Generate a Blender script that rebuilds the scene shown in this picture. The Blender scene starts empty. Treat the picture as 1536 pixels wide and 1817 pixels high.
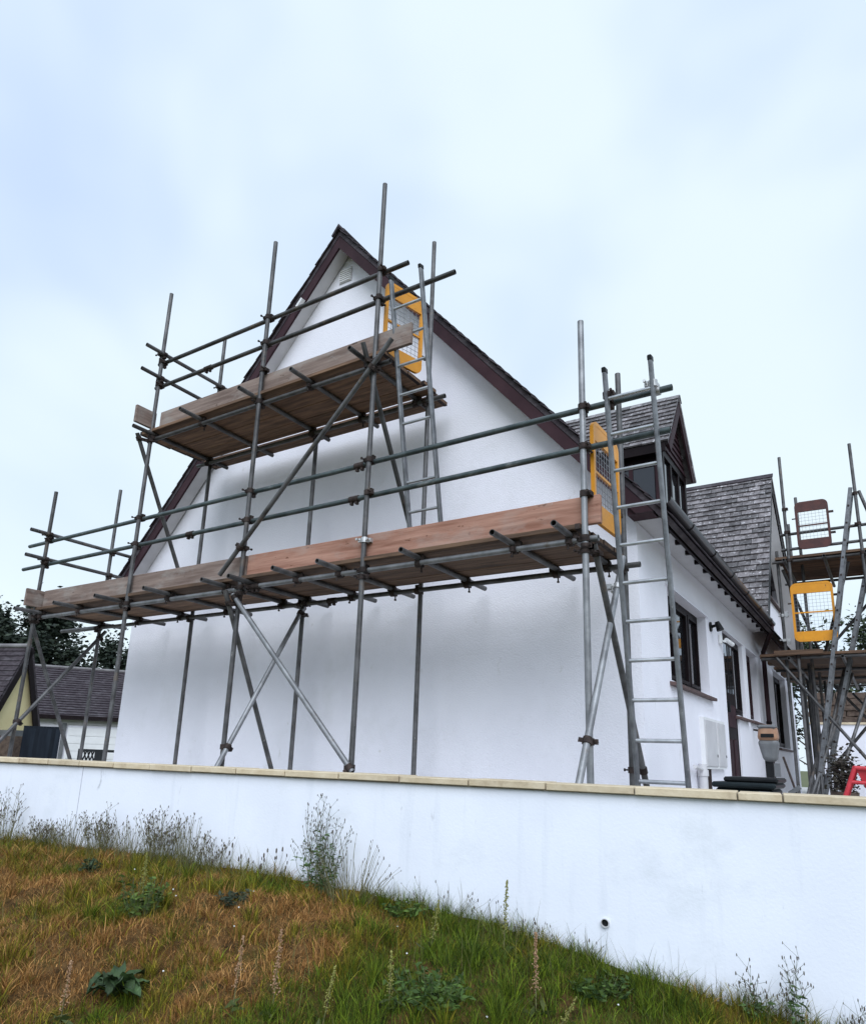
import bpy, math, random
import numpy as np
from mathutils import Vector, Matrix, Euler
random.seed(7); rng = np.random.default_rng(11)
SC = bpy.context.scene; COL = SC.collection
V = Vector

# ------------------------------------------------------------------ camera
YAW, PIT, ROL = math.radians(-33.05), math.radians(14.375), math.radians(1.923)
f = V((math.sin(YAW)*math.cos(PIT), math.cos(YAW)*math.cos(PIT), math.sin(PIT)))
r = V((math.cos(YAW), -math.sin(YAW), 0)); u = r.cross(f)
r2 = math.cos(ROL)*r + math.sin(ROL)*u; u2 = -math.sin(ROL)*r + math.cos(ROL)*u
cam = bpy.data.cameras.new('camera'); cam_o = bpy.data.objects.new('camera', cam); COL.objects.link(cam_o)
cam_o.matrix_world = Matrix(((r2.x, u2.x, -f.x, 0), (r2.y, u2.y, -f.y, 0), (r2.z, u2.z, -f.z, 0), (0, 0, 0, 1)))
cam.sensor_fit = 'HORIZONTAL'; cam.sensor_width = 36.0; cam.lens = 36.0*1245.66/1536; cam.shift_y = 0.0752
cam.clip_start = 0.05; cam.clip_end = 3000
SC.camera = cam_o

# ------------------------------------------------------------------ sky, sun, exposure
SUN_EL, SUN_AZ = 44.0, 148.0            # degrees; azimuth clockwise from +Y
wd = bpy.data.worlds.new('World'); SC.world = wd; wd.use_nodes = True
nt = wd.node_tree; nt.nodes.clear()
def N(t, ty, **kw):
    n = t.nodes.new(ty)
    for k, v in kw.items(): setattr(n, k, v)
    return n
sky = N(nt, 'ShaderNodeTexSky'); sky.sky_type = 'NISHITA'; sky.sun_disc = False
sky.sun_elevation = math.radians(SUN_EL); sky.sun_rotation = math.radians(SUN_AZ)
tc = N(nt, 'ShaderNodeTexCoord'); mp = N(nt, 'ShaderNodeMapping'); mp.inputs['Scale'].default_value = (1.0, 1.0, 1.35)
n1 = N(nt, 'ShaderNodeTexNoise'); n1.inputs['Scale'].default_value = 1.9; n1.inputs['Detail'].default_value = 3.2; n1.inputs['Roughness'].default_value = .5; n1.inputs['Distortion'].default_value = .35
rp = N(nt, 'ShaderNodeValToRGB'); rp.color_ramp.interpolation = 'EASE'
rp.color_ramp.elements[0].position = .34; rp.color_ramp.elements[0].color = (3.45, 4.25, 5.55, 1)
rp.color_ramp.elements[1].position = .65; rp.color_ramp.elements[1].color = (4.65, 5.35, 5.7, 1)
mx = N(nt, 'ShaderNodeMix', data_type='RGBA'); mx.inputs[0].default_value = .93
bg = N(nt, 'ShaderNodeBackground'); bg.inputs['Strength'].default_value = .1
wo = N(nt, 'ShaderNodeOutputWorld'); L = nt.links.new
L(tc.outputs['Generated'], mp.inputs['Vector']); L(mp.outputs[0], n1.inputs['Vector']); L(n1.outputs['Fac'], rp.inputs[0])
L(sky.outputs[0], mx.inputs[6]); L(rp.outputs[0], mx.inputs[7]); L(mx.outputs[2], bg.inputs['Color']); L(bg.outputs[0], wo.inputs[0])
sl = bpy.data.lights.new('sun', 'SUN'); sl.energy = 1.5; sl.angle = math.radians(48); sl.color = (.86, .91, 1.0)
so = bpy.data.objects.new('sun', sl); COL.objects.link(so); so.location = (6, -8, 20)
sd = V((math.sin(math.radians(SUN_AZ))*math.cos(math.radians(SUN_EL)), math.cos(math.radians(SUN_AZ))*math.cos(math.radians(SUN_EL)), math.sin(math.radians(SUN_EL))))
so.rotation_euler = sd.to_track_quat('Z', 'Y').to_euler()
SC.view_settings.view_transform = 'Standard'; SC.view_settings.look = 'None'; SC.view_settings.gamma = 1
SC.view_settings.use_curve_mapping = False; SC.view_settings.exposure = 0.92

# ------------------------------------------------------------------ materials
MATS = {}
def mat(name, c1, c2=None, rough=.7, metal=0., scale=6., detail=4., stretch=(1, 1, 1), rand=0., bump=0., bscale=None, stain=None, spec=.5, lo=.35, hi=.65, attr=None, coat=0.):
    """procedural: noise between c1 and c2, per-object brightness jitter, bump, optional second stain layer (colour, scale, lo, hi, stretch)"""
    m = bpy.data.materials.new(name); m.use_nodes = True; t = m.node_tree; t.nodes.clear(); k = t.links.new
    out = N(t, 'ShaderNodeOutputMaterial'); b = N(t, 'ShaderNodeBsdfPrincipled'); k(b.outputs[0], out.inputs[0])
    b.inputs['Roughness'].default_value = rough; b.inputs['Metallic'].default_value = metal; b.inputs['Specular IOR Level'].default_value = spec
    b.inputs['Coat Weight'].default_value = coat
    g = N(t, 'ShaderNodeNewGeometry'); oi = N(t, 'ShaderNodeObjectInfo')
    mpn = N(t, 'ShaderNodeMapping'); mpn.inputs['Scale'].default_value = stretch
    k(g.outputs['Position'], mpn.inputs['Vector'])
    vec = mpn.outputs[0]
    if rand > 0:
        ad = N(t, 'ShaderNodeVectorMath', operation='ADD'); sc_ = N(t, 'ShaderNodeVectorMath', operation='SCALE'); cb = N(t, 'ShaderNodeCombineXYZ')
        for i in range(3): k(oi.outputs['Random'], cb.inputs[i])
        k(cb.outputs[0], sc_.inputs[0]); sc_.inputs['Scale'].default_value = 37.0
        k(vec, ad.inputs[0]); k(sc_.outputs[0], ad.inputs[1]); vec = ad.outputs[0]
    no = N(t, 'ShaderNodeTexNoise'); no.inputs['Scale'].default_value = scale; no.inputs['Detail'].default_value = detail; no.inputs['Roughness'].default_value = .6
    k(vec, no.inputs['Vector'])
    if attr:
        at = N(t, 'ShaderNodeAttribute'); at.attribute_name = attr; col = at.outputs['Color']
    else:
        ra = N(t, 'ShaderNodeValToRGB'); ra.color_ramp.elements[0].position = lo; ra.color_ramp.elements[1].position = hi
        ra.color_ramp.elements[0].color = (*c1, 1); ra.color_ramp.elements[1].color = (*(c2 or c1), 1)
        k(no.outputs['Fac'], ra.inputs[0]); col = ra.outputs[0]
    if stain:
        for (sc3, s_scale, slo, shi, sst) in (stain if isinstance(stain, list) else [stain]):
            mp2 = N(t, 'ShaderNodeMapping'); mp2.inputs['Scale'].default_value = sst; k(g.outputs['Position'], mp2.inputs['Vector'])
            n2 = N(t, 'ShaderNodeTexNoise'); n2.inputs['Scale'].default_value = s_scale; n2.inputs['Detail'].default_value = 6; n2.inputs['Roughness'].default_value = .65
            k(mp2.outputs[0], n2.inputs['Vector'])
            mr = N(t, 'ShaderNodeMapRange'); mr.inputs['From Min'].default_value = slo; mr.inputs['From Max'].default_value = shi; k(n2.outputs['Fac'], mr.inputs['Value'])
            mi = N(t, 'ShaderNodeMix', data_type='RGBA'); k(mr.outputs[0], mi.inputs[0]); k(col, mi.inputs[6]); mi.inputs[7].default_value = (*sc3, 1); col = mi.outputs[2]
    if rand > 0:
        hs = N(t, 'ShaderNodeHueSaturation'); mr = N(t, 'ShaderNodeMapRange'); mr.inputs['To Min'].default_value = 1-rand; mr.inputs['To Max'].default_value = 1+rand
        k(oi.outputs['Random'], mr.inputs['Value']); k(mr.outputs[0], hs.inputs['Value']); k(col, hs.inputs['Color']); col = hs.outputs[0]
    k(col, b.inputs['Base Color'])
    if bump > 0:
        nb = N(t, 'ShaderNodeTexNoise'); nb.inputs['Scale'].default_value = bscale or scale*4; nb.inputs['Detail'].default_value = 3; k(vec, nb.inputs['Vector'])
        bp = N(t, 'ShaderNodeBump'); bp.inputs['Strength'].default_value = bump; bp.inputs['Distance'].default_value = .01
        k(nb.outputs['Fac'], bp.inputs['Height']); k(bp.outputs[0], b.inputs['Normal'])
    MATS[name] = m; return m
mat('render', (.785, .775, .83), (.835, .825, .88), .9, scale=1.3, bump=.45, bscale=75, stain=[((.71, .705, .735), 1.1, .56, .8, (1, 1, .8)), ((.6, .59, .58), 9, .66, .8, (1, 1, .5))], spec=.2)
mat('wall_paint', (.76, .785, .86), (.81, .835, .90), .85, scale=1.6, bump=.10, bscale=60, stain=[((.68, .71, .78), 2.4, .57, .80, (3.0, 3.0, .24)), ((.52, .54, .58), 3.2, .67, .74, (3.4, 1.5, 1.1)), ((.68, .71, .76), 1.5, .56, .74, (1, 1, 1.3)), ((.5, .51, .54), 7, .68, .80, (2.2, 1, .5))], spec=.25)
mat('maroon', (.030, .015, .019), (.046, .023, .028), .6, scale=3, rand=.12, spec=.12)
mat('dark_brown', (.008, .005, .006), (.014, .009, .010), .5, scale=5, rand=.1, spec=.10)
mat('gutter_plastic', (.008, .005, .006), (.014, .009, .010), .28, scale=5, spec=.5)
mat('white_paint', (.72, .72, .72), (.78, .78, .78), .5, scale=3)
mat('offwhite', (.52, .51, .52), (.6, .59, .6), .5, scale=4)
mat('slate', (.072, .063, .064), (.205, .187, .192), .5, scale=7, rand=.5, bump=.5, bscale=50, stain=[((.46, .45, .46), 19, .57, .66, (1, 1, 1)), ((.05, .042, .04), 6, .62, .74, (1, 1, 1))], lo=.34, hi=.66)
mat('slate_far', (.030, .024, .028), (.065, .052, .06), .6, scale=9, rand=.1, bump=.3, bscale=40, stretch=(1, 1, 1), stain=((.11, .10, .108), 3.0, .5, .75, (1, 1, 3)), spec=.15)
mat('glass', (.010, .011, .012), (.014, .014, .016), .04, scale=2, spec=.75)
mat('tube', (.045, .043, .043), (.108, .106, .108), .5, .25, scale=7, rand=.3, stretch=(1, 1, 1), stain=[((.16, .12, .09), 5, .58, .74, (1, 1, 1)), ((.36, .355, .34), 23, .66, .76, (1, 1, .6))])
mat('tube_pale', (.15, .152, .16), (.27, .275, .285), .45, .4, scale=7, rand=.15, stain=((.14, .11, .09), 5, .6, .74, (1, 1, 1)))
mat('tube_green', (.045, .062, .066), (.095, .118, .12), .5, .35, scale=7, rand=.12, stain=((.26, .27, .27), 12, .6, .75, (.3, 1, 1)))
mat('alu', (.34, .35, .37), (.52, .53, .55), .38, .6, scale=9, rand=.08)
mat('alu_dull', (.11, .113, .12), (.20, .205, .215), .45, .5, scale=12, rand=.1, stain=((.42, .41, .39), 30, .66, .74, (1, 1, .5)))
mat('rust', (.026, .020, .019), (.060, .044, .039), .75, .2, scale=24, rand=.25, spec=.2)
mat('galv_clamp', (.42, .42, .42), (.6, .6, .6), .45, .6, scale=20)
for ax, st in (('x', (1.2, 26, 26)), ('y', (26, 1.2, 26))):
    mat('board_'+ax, (.13, .092, .078), (.25, .190, .162), .9, scale=1.1, detail=7, stretch=tuple(v if v < 2 else 15 for v in st), rand=.2, bump=.5, bscale=2.2, spec=.2, stain=[((.07, .046, .036), 5.5, .63, .69, (1.0, 3, 3)), ((.27, .245, .225), 2.2, .5, .72, (1, 2, 2)), ((.42, .40, .38), 26, .70, .76, (1, 1, 1))])
mat('board_red', (.24, .115, .08), (.42, .235, .175), .9, scale=1.1, detail=7, stretch=(1.2, 15, 15), rand=.1, bump=.5, bscale=2.2, spec=.2, stain=[((.12, .05, .03), 5.5, .64, .69, (1.0, 3, 3)), ((.36, .27, .23), 1.9, .5, .75, (1, 2, 2)), ((.48, .44, .40), 26, .70, .76, (1, 1, 1))])
mat('board_deck', (.075, .042, .026), (.19, .110, .065), .85, scale=1.6, detail=5, stretch=(1.2, 15, 15), rand=.40, bump=.2, bscale=2.2, stain=((.07, .042, .026), 3.0, .58, .72, (1.0, 3, 3)))
mat('yellow', (.62, .245, .004), (.69, .285, .006), .42, scale=6, rand=.05, bump=.1, stain=[((.40, .18, .02), 9, .58, .78, (1, 1, 1)), ((.16, .06, .02), 22, .66, .72, (1, 1, 1)), ((.66, .45, .20), 30, .68, .74, (1, 1, 1))])
mat('gate_rust', (.05, .014, .012), (.09, .024, .018), .6, scale=12)
mat('wire', (.22, .23, .25), (.32, .33, .35), .5, .4, scale=9)
mat('black_plastic', (.008, .009, .010), (.014, .015, .016), .45, scale=7, rand=.1, spec=.15)
mat('bin_green', (.006, .010, .012), (.010, .016, .018), .45, scale=7, spec=.2)
mat('casing_grey', (.10, .105, .11), (.15, .155, .16), .5, scale=6)
mat('casing_orange', (.26, .13, .07), (.35, .2, .12), .5, scale=8)
mat('red_paint', (.42, .02, .03), (.55, .035, .05), .5, scale=12)
mat('coping', (.52, .42, .28), (.63, .53, .38), .85, scale=9, rand=.10, bump=.25, bscale=60, stain=((.38, .29, .19), 4, .56, .75, (1, 1, 1)))
mat('mortar', (.20, .17, .13), (.27, .23, .18), .9, scale=20)
mat('sill', (.060, .034, .032), (.11, .066, .06), .7, scale=14, rand=.15)
mat('cream', (.68, .57, .30), (.75, .64, .36), .85, scale=2)
mat('fence_dark', (.008, .011, .017), (.014, .019, .027), .6, scale=6, stretch=(1, 1, .2), rand=.25, spec=.1)
mat('brick_wall', (.055, .036, .028), (.12, .085, .065), .9, scale=9, bump=.3)
mat('paving', (.38, .37, .36), (.48, .47, .45), .9, scale=5, bump=.3, bscale=40)  # unseen terrace surface, lightened to bounce light onto the lower gable wall
mat('far_ground', (.06, .08, .025), (.11, .11, .04), .95, scale=.6)
mat('soil', (.040, .024, .010), (.15, .082, .032), .95, scale=16, bump=1.0, bscale=70, spec=.1, stain=((.055, .050, .012), 4, .5, .65, (1, 1, 1)))
mat('bark', (.05, .04, .03), (.10, .08, .06), .9, scale=8, bump=.5)
mat('grass', (.1, .1, .1), None, .75, attr='col', spec=.25)
mat('leaf', (.1, .1, .1), None, .7, attr='col', spec=.3)
mat('rendered_stone', (.14, .13, .135), (.22, .21, .21), .9, scale=3)

# ------------------------------------------------------------------ building blocks
WL = {None: V((0, 0, 0))}
class MB:
    def __init__(s): s.v = []; s.f = []; s.sm = []
    def add(s, vs, fs, smooth=False):
        n = len(s.v); s.v += [tuple(p) for p in vs]; s.f += [tuple(i+n for i in q) for q in fs]; s.sm += [smooth]*len(fs); return s
    def hexa(s, p):  # 8 corners: bottom 4 (ccw from above), top 4
        return s.add(p, [(3, 2, 1, 0), (4, 5, 6, 7), (0, 1, 5, 4), (1, 2, 6, 5), (2, 3, 7, 6), (3, 0, 4, 7)])
    def box(s, x0, x1, y0, y1, z0, z1):
        return s.hexa([(x0, y0, z0), (x1, y0, z0), (x1, y1, z0), (x0, y1, z0), (x0, y0, z1), (x1, y0, z1), (x1, y1, z1), (x0, y1, z1)])
    def obox(s, c, a, b, d):  # centre and three half-extent vectors
        c, a, b, d = V(c), V(a), V(b), V(d)
        if a.cross(b).dot(d) < 0: a = -a
        return s.hexa([c-a-b-d, c+a-b-d, c+a+b-d, c-a+b-d, c-a-b+d, c+a-b+d, c+a+b+d, c-a+b+d])
    def tube(s, p, q, r=.02415, n=12, wall=None, r1=None, cap=True):
        p, q = V(p), V(q); d = (q-p).normalized(); a = d.orthogonal().normalized(); b = d.cross(a); r1 = r if r1 is None else r1
        ring = lambda c, rr: [c+rr*(math.cos(2*math.pi*i/n)*a+math.sin(2*math.pi*i/n)*b) for i in range(n)]
        o = ring(p, r)+ring(q, r1); s.add(o, [(i, (i+1) % n, n+(i+1) % n, n+i) for i in range(n)], True)
        if wall:
            i_ = ring(p, r-wall)+ring(q, r-wall)
            s.add(i_, [(n+i, n+(i+1) % n, (i+1) % n, i) for i in range(n)], True)
            s.add(ring(p, r)+ring(p, r-wall), [(n+i, n+(i+1) % n, (i+1) % n, i) for i in range(n)])
            s.add(ring(q, r)+ring(q, r-wall), [(i, (i+1) % n, n+(i+1) % n, n+i) for i in range(n)])
        elif cap:
            s.add(ring(p, r), [tuple(range(n-1, -1, -1))]); s.add(ring(q, r1), [tuple(range(n))])
        return s
    def prism(s, pts, ext):  # planar polygon extruded by a vector
        e = V(ext); n = len(pts); a = [V(p) for p in pts]; nn = V((0, 0, 0))
        for i in range(n): nn += a[i].cross(a[(i+1) % n])
        if nn.dot(e) > 0: a.reverse()
        return s.add(a+[p+e for p in a], [tuple(range(n)), tuple(range(2*n-1, n-1, -1))]+[((i+1) % n, i, n+i, n+(i+1) % n) for i in range(n)])
    def ell(s, c, rx, ry, rz, n=10, m=6, squash=1.0):
        vs, fs = [], []
        for j in range(m+1):
            t = math.pi*j/m
            for i in range(n):
                p = 2*math.pi*i/n; vs.append((c[0]+rx*math.sin(t)*math.cos(p), c[1]+ry*math.sin(t)*math.sin(p), c[2]+rz*math.cos(t)))
        for j in range(m):
            for i in range(n): fs.append((j*n+i, (j+1)*n+i, (j+1)*n+(i+1) % n, j*n+(i+1) % n))
        return s.add(vs, fs, True)
    def mesh(s, name, m, centre=True):
        a = np.array(s.v, float); c = (a.min(0)+a.max(0))/2 if centre else np.zeros(3); a = a-c
        me = bpy.data.meshes.new(name); me.from_pydata(a.tolist(), [], s.f); me.polygons.foreach_set('use_smooth', s.sm)
        me.materials.append(MATS[m]); me.update(); return me, V(c)
    def build(s, name, m, parent=None, bevel=0.):
        me, c = s.mesh(name, m); o = bpy.data.objects.new(name, me); COL.objects.link(o); WL[o] = c
        o.location = c-WL[parent]; o.parent = parent
        if bevel:
            bv = o.modifiers.new('bevel', 'BEVEL'); bv.width = bevel; bv.segments = 1; bv.limit_method = 'ANGLE'
        return o
def place(name, me, loc, parent, rot=None):
    o = bpy.data.objects.new(name, me); COL.objects.link(o); WL[o] = V(loc); o.location = V(loc)-WL[parent]; o.parent = parent
    if rot is not None: o.rotation_euler = rot.to_euler()
    return o
def tag(o, label=None, cat=None, group=None, kind=None):
    for k_, v_ in (('label', label), ('category', cat), ('group', group), ('kind', kind)):
        if v_: o[k_] = v_
    return o
def thing(name, label, cat, loc, group=None):
    o = bpy.data.objects.new(name, None); o.empty_display_size = .2; COL.objects.link(o); o.location = loc; WL[o] = V(loc)
    return tag(o, label, cat, group)
TZ = -.55      # terrace level (eye level is 0)

# ------------------------------------------------------------------ ground
WX = [-14, -6.65, -5.3, -4.17, -3.39, -2.79, -2.22, -1.71, -1.25, -.84, -.39, .6, 4]
WZ = [-.75, -.77, -.74, -.77, -.82, -.85, -.90, -.99, -1.06, -1.14, -1.19, -1.32, -1.5]
def wy(x): return 3.42+(x+6.84)*(.91/6.69)          # front line of the retaining wall's coping
def fbm(x, y, s=1., seed=0):
    o = np.zeros_like(x); a = 1.; rs = np.random.default_rng(seed)
    for k in range(5):
        for j in range(3):
            th = rs.uniform(0, 6.28); ph = rs.uniform(0, 6.28); fr = s*(2**k)*rs.uniform(.7, 1.3)
            o += a*np.sin(fr*(x*math.cos(th)+y*math.sin(th))+ph+1.3*np.sin(fr*.6*(y*math.cos(th)-x*math.sin(th))+ph*2))
        a *= .55
    return o/3.6
def gh(x, y):
    x = np.asarray(x, float); y = np.asarray(y, float); d = np.maximum(wy(x)-y, -.3)
    return np.interp(x, WX, WZ)-.06-.17*d-.012*d*d+(.065*fbm(x, y, 2.4, 5)+.050*fbm(x, y, 6.5, 6)+.010*fbm(x, y, 14., 7))*np.clip(d*2.0, .25, 1)
me = bpy.data.meshes.new('ground'); R_ = 900
me.from_pydata([(-R_, -R_, -1.9), (R_, -R_, -1.9), (R_, R_, -1.9), (-R_, R_, -1.9)], [], [(0, 1, 2, 3)]); me.materials.append(MATS['far_ground'])
o = bpy.data.objects.new('ground', me); COL.objects.link(o); tag(o, kind='structure')
def grid(name, xs, ys, fn, m):
    X, Y = np.meshgrid(xs, ys); Z = fn(X, Y); vs = np.stack([X, Y, Z], -1).reshape(-1, 3); nx, ny = len(xs), len(ys)
    fs = [(j*nx+i, j*nx+i+1, (j+1)*nx+i+1, (j+1)*nx+i) for j in range(ny-1) for i in range(nx-1)]
    me = bpy.data.meshes.new(name); me.from_pydata(vs.tolist(), [], fs); me.polygons.foreach_set('use_smooth', [True]*len(fs)); me.materials.append(MATS[m])
    o = bpy.data.objects.new(name, me); COL.objects.link(o); return o
def bank(X, Y):
    T = Y; Yw = wy(X)+.05                                # rows run up to the wall face
    return gh(X, np.minimum(T, Yw))
xs = np.concatenate([np.linspace(-14, -8, 30, endpoint=False), np.linspace(-8, 1.6, 260, endpoint=False), np.linspace(1.6, 5, 18)]); NR = 150; X, Tn = np.meshgrid(xs, np.linspace(0, 1, NR)); Yb = -6+(wy(X)+.04+6)*Tn**.6
vs = np.stack([X, Yb, gh(X, Yb)], -1).reshape(-1, 3); nx = len(xs)
me = bpy.data.meshes.new('grass_bank'); me.from_pydata(vs.tolist(), [], [(j*nx+i, j*nx+i+1, (j+1)*nx+i+1, (j+1)*nx+i) for j in range(NR-1) for i in range(nx-1)])
me.polygons.foreach_set('use_smooth', [True]*len(me.polygons)); me.materials.append(MATS['soil'])
o = bpy.data.objects.new('terrain', me); COL.objects.link(o); tag(o, kind='structure')
m_ = MB(); m_.prism([(-14, wy(-14)+.12, -1.85), (8, wy(8)+.12, -1.85), (8, 26, -1.85), (-14, 26, -1.85)], (0, 0, 1.85+TZ)); tag(m_.build('terrace', 'paving'), kind='structure')

# ------------------------------------------------------------------ retaining wall
td = V((6.69, .91, 0)).normalized(); tn = V((td.y, -td.x, 0))         # along the wall; towards the viewer
W0 = V((-6.84, 3.42, 0))
def wp(s, d, z): p = W0+td*s-tn*d; return V((p.x, p.y, z))            # s along, d behind the coping edge
rw = thing('retaining_wall', 'long white rendered garden wall with stone coping above the grass bank', 'wall', wp(3, .15, -1.3))
sj = 1.055
for (a, b) in ((-6.5, sj-.004), (sj+.004, 12)):
    MB().hexa([wp(a, .035, -1.75), wp(b, .035, -1.75), wp(b, .26, -1.75), wp(a, .26, -1.75), wp(a, .035, -.178), wp(b, .035, -.178), wp(b, .26, -.178), wp(a, .26, -.178)]).build('wall_panel', 'wall_paint', rw)
MB().hexa([wp(sj-.006, .05, -1.75), wp(sj+.006, .05, -1.75), wp(sj+.006, .2, -1.75), wp(sj-.006, .2, -1.75), wp(sj-.006, .05, -.178), wp(sj+.006, .05, -.178), wp(sj+.006, .2, -.178), wp(sj-.006, .2, -.178)]).build('movement_joint', 'mortar', rw)
JX = [-6.57, -6.2, -5.82, -5.42, -5.02, -4.59, -4.16, -3.72, -3.27, -2.8, -2.31, -1.81, -1.29, -.75, -.53]
js = [(x+6.84)/td.x for x in JX]; js = [js[0]-.43*k for k in range(14, 0, -1)]+js+[js[-1]+.45*k for k in range(1, 12)]
MB().hexa([wp(js[0], .02, -.177), wp(js[-1], .02, -.177), wp(js[-1], .27, -.177), wp(js[0], .27, -.177), wp(js[0], .02, -.14), wp(js[-1], .02, -.14), wp(js[-1], .27, -.14), wp(js[0], .27, -.14)]).build('mortar_bed', 'mortar', rw)
for a, b in zip(js[:-1], js[1:]):
    j = lambda: random.uniform(-.003, .003)
    z0, z1, d0 = -.171+j(), -.130+j(), j()
    MB().hexa([wp(a+.004, d0, z0), wp(b-.004, d0, z0), wp(b-.004, .29, z0), wp(a+.004, .29, z0), wp(a+.004, d0, z1), wp(b-.004, d0, z1), wp(b-.004, .29, z1), wp(a+.004, .29, z1)]).build('coping_stone', 'coping', rw, bevel=.004)
dp = wp(5.41, .03, -.875)
m_ = MB(); m_.tube(dp-tn*.2, dp+tn*.012, .024, 16, wall=.004); m_.build('drain_pipe', 'offwhite', rw)
MB().tube(dp-tn*.15, dp-tn*.004, .0198, 12).build('bore_shade', 'black_plastic', rw)  # solid black plug stands in for the shade inside the pipe

# ------------------------------------------------------------------ house
XL, XR, YF, YB = -9.09, -1.76, 6.05, 17.3        # gable corners, front, back
XA, ZA, PT = -5.44, 6.76, 1.15                   # ridge and roof pitch
def rz(x): return ZA-PT*abs(x-XA)
house = thing('house', 'white rendered gabled house with dark slate roof behind the scaffold', 'house', ((XL+XR)/2, 11, TZ))
WRY, WRZ, WN, WFAR = 14.26, 5.56, 1.41, 1.0       # cross wing: ridge, near and far pitch
wing_top = lambda y: (WRZ-WN*(WRY-y) if y < WRY else WRZ-WFAR*(y-WRY))-.10
OPEN = [(7.02, 8.75, .80, 1.74), (9.72, 10.48, TZ+.02, 1.75), (10.48, 11.14, .69, 1.75), (11.48, 12.42, .70, 1.75), (14.3, 16.0, .38, 1.75)]
m_ = MB()
# gable wall, with a fine grid so that the render can carry a slight unevenness
gx = np.linspace(XL, XR, 40)
def gtop(x): return rz(x)-.10
ws = lambda x, z: .006*math.sin(1.7*x+.6*z)+.005*math.sin(2.9*z-1.1*x+1)
zs = np.linspace(TZ-.2, 2.08, 14)
vid = [[None]*len(gx) for _ in zs]
vv = []; ff = []
for j, z in enumerate(zs):
    for i, x in enumerate(gx): vid[j][i] = len(vv); vv.append((x, YF+(ws(x, z) if 0 < i < len(gx)-1 else 0), z))
for j in range(len(zs)-1):
    for i in range(len(gx)-1): ff.append((vid[j][i], vid[j][i+1], vid[j+1][i+1], vid[j+1][i]))
top = []
for i, x in enumerate(gx):
    col_ = [vid[-1][i]]
    for q in range(1, 9):
        z = 2.08+(max(gtop(x), 2.085)-2.08)*q/8; col_.append(len(vv)); vv.append((x, YF+(ws(x, z) if 0 < i < len(gx)-1 else 0), z))
    top.append(col_)
for i in range(len(gx)-1):
    for q in range(8): ff.append((top[i][q], top[i+1][q], top[i+1][q+1], top[i][q+1]))
ap = len(vv)
m_.add(vv, ff, True)
# eaves side wall with openings and reveals
ys_ = sorted(set([YF, YB]+[v for o_ in OPEN for v in o_[:2]])); zs_ = sorted(set([TZ-.2, 2.13]+[v for o_ in OPEN for v in o_[2:]]))
for y0, y1 in zip(ys_[:-1], ys_[1:]):
    for z0, z1 in zip(zs_[:-1], zs_[1:]):
        if any(o_[0] <= y0 and y1 <= o_[1] and o_[2] <= z0 and z1 <= o_[3] for o_ in OPEN): continue
        m_.add([(XR, y0, z0), (XR, y1, z0), (XR, y1, z1), (XR, y0, z1)], [(0, 1, 2, 3)])
UW = (14.6, 16.1, 3.25, 4.15)
for y0, y1 in ((12.3, WRY), (WRY, UW[0]), (UW[0], UW[1]), (UW[1], YB)):
    rects = [(2.13, UW[2]), (UW[3], None)] if y0 == UW[0] else [(2.13, None)]
    for z0, z1 in rects:
        m_.add([(XR, y0, z0), (XR, y1, z0), (XR, y1, z1 or max(wing_top(y1), z0+.01)), (XR, y0, z1 or max(wing_top(y0), z0+.01))], [(0, 1, 2, 3)])
RV = .10
for (a, b, c, d) in OPEN+[UW]:
    q = [(XR, a, c), (XR, b, c), (XR, b, d), (XR, a, d)]; qi = [(XR-RV-.06, y, z) for _, y, z in q]
    skip = ()
    if a == 9.72: skip = (1,)
    if a == 10.48: skip = (3,)
    for i in range(4):
        if i in skip: continue
        k2 = (i+1) % 4; m_.add([q[i], qi[i], qi[k2], q[k2]], [(0, 1, 2, 3)])
m_.add([(XR-.001, 10.48, TZ-.2), (XR-.02, 10.48, TZ-.2), (XR-.02, 10.48, .69), (XR-.001, 10.48, .69)], [(0, 1, 2, 3)])
m_.add([(XL, YF, TZ-.2), (XL, YB, TZ-.2), (XL, YB, 2.2), (XL, YF, 2.2)], [(3, 2, 1, 0)])
m_.add([(XL, YB, TZ-.2), (XR, YB, TZ-.2), (XR, YB, 2.2), (XA, YB, ZA-.2), (XL, YB, 2.2)], [(4, 3, 2, 1, 0)])
m_.build('wall', 'render', house)
m_ = MB(); m_.box(XL+.4, XR-.5, YF+.4, YB-.3, TZ-.1, 2.0); m_.build('interior_dark', 'black_plastic', house)  # black block stands in for the darkness of the unlit rooms

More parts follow.
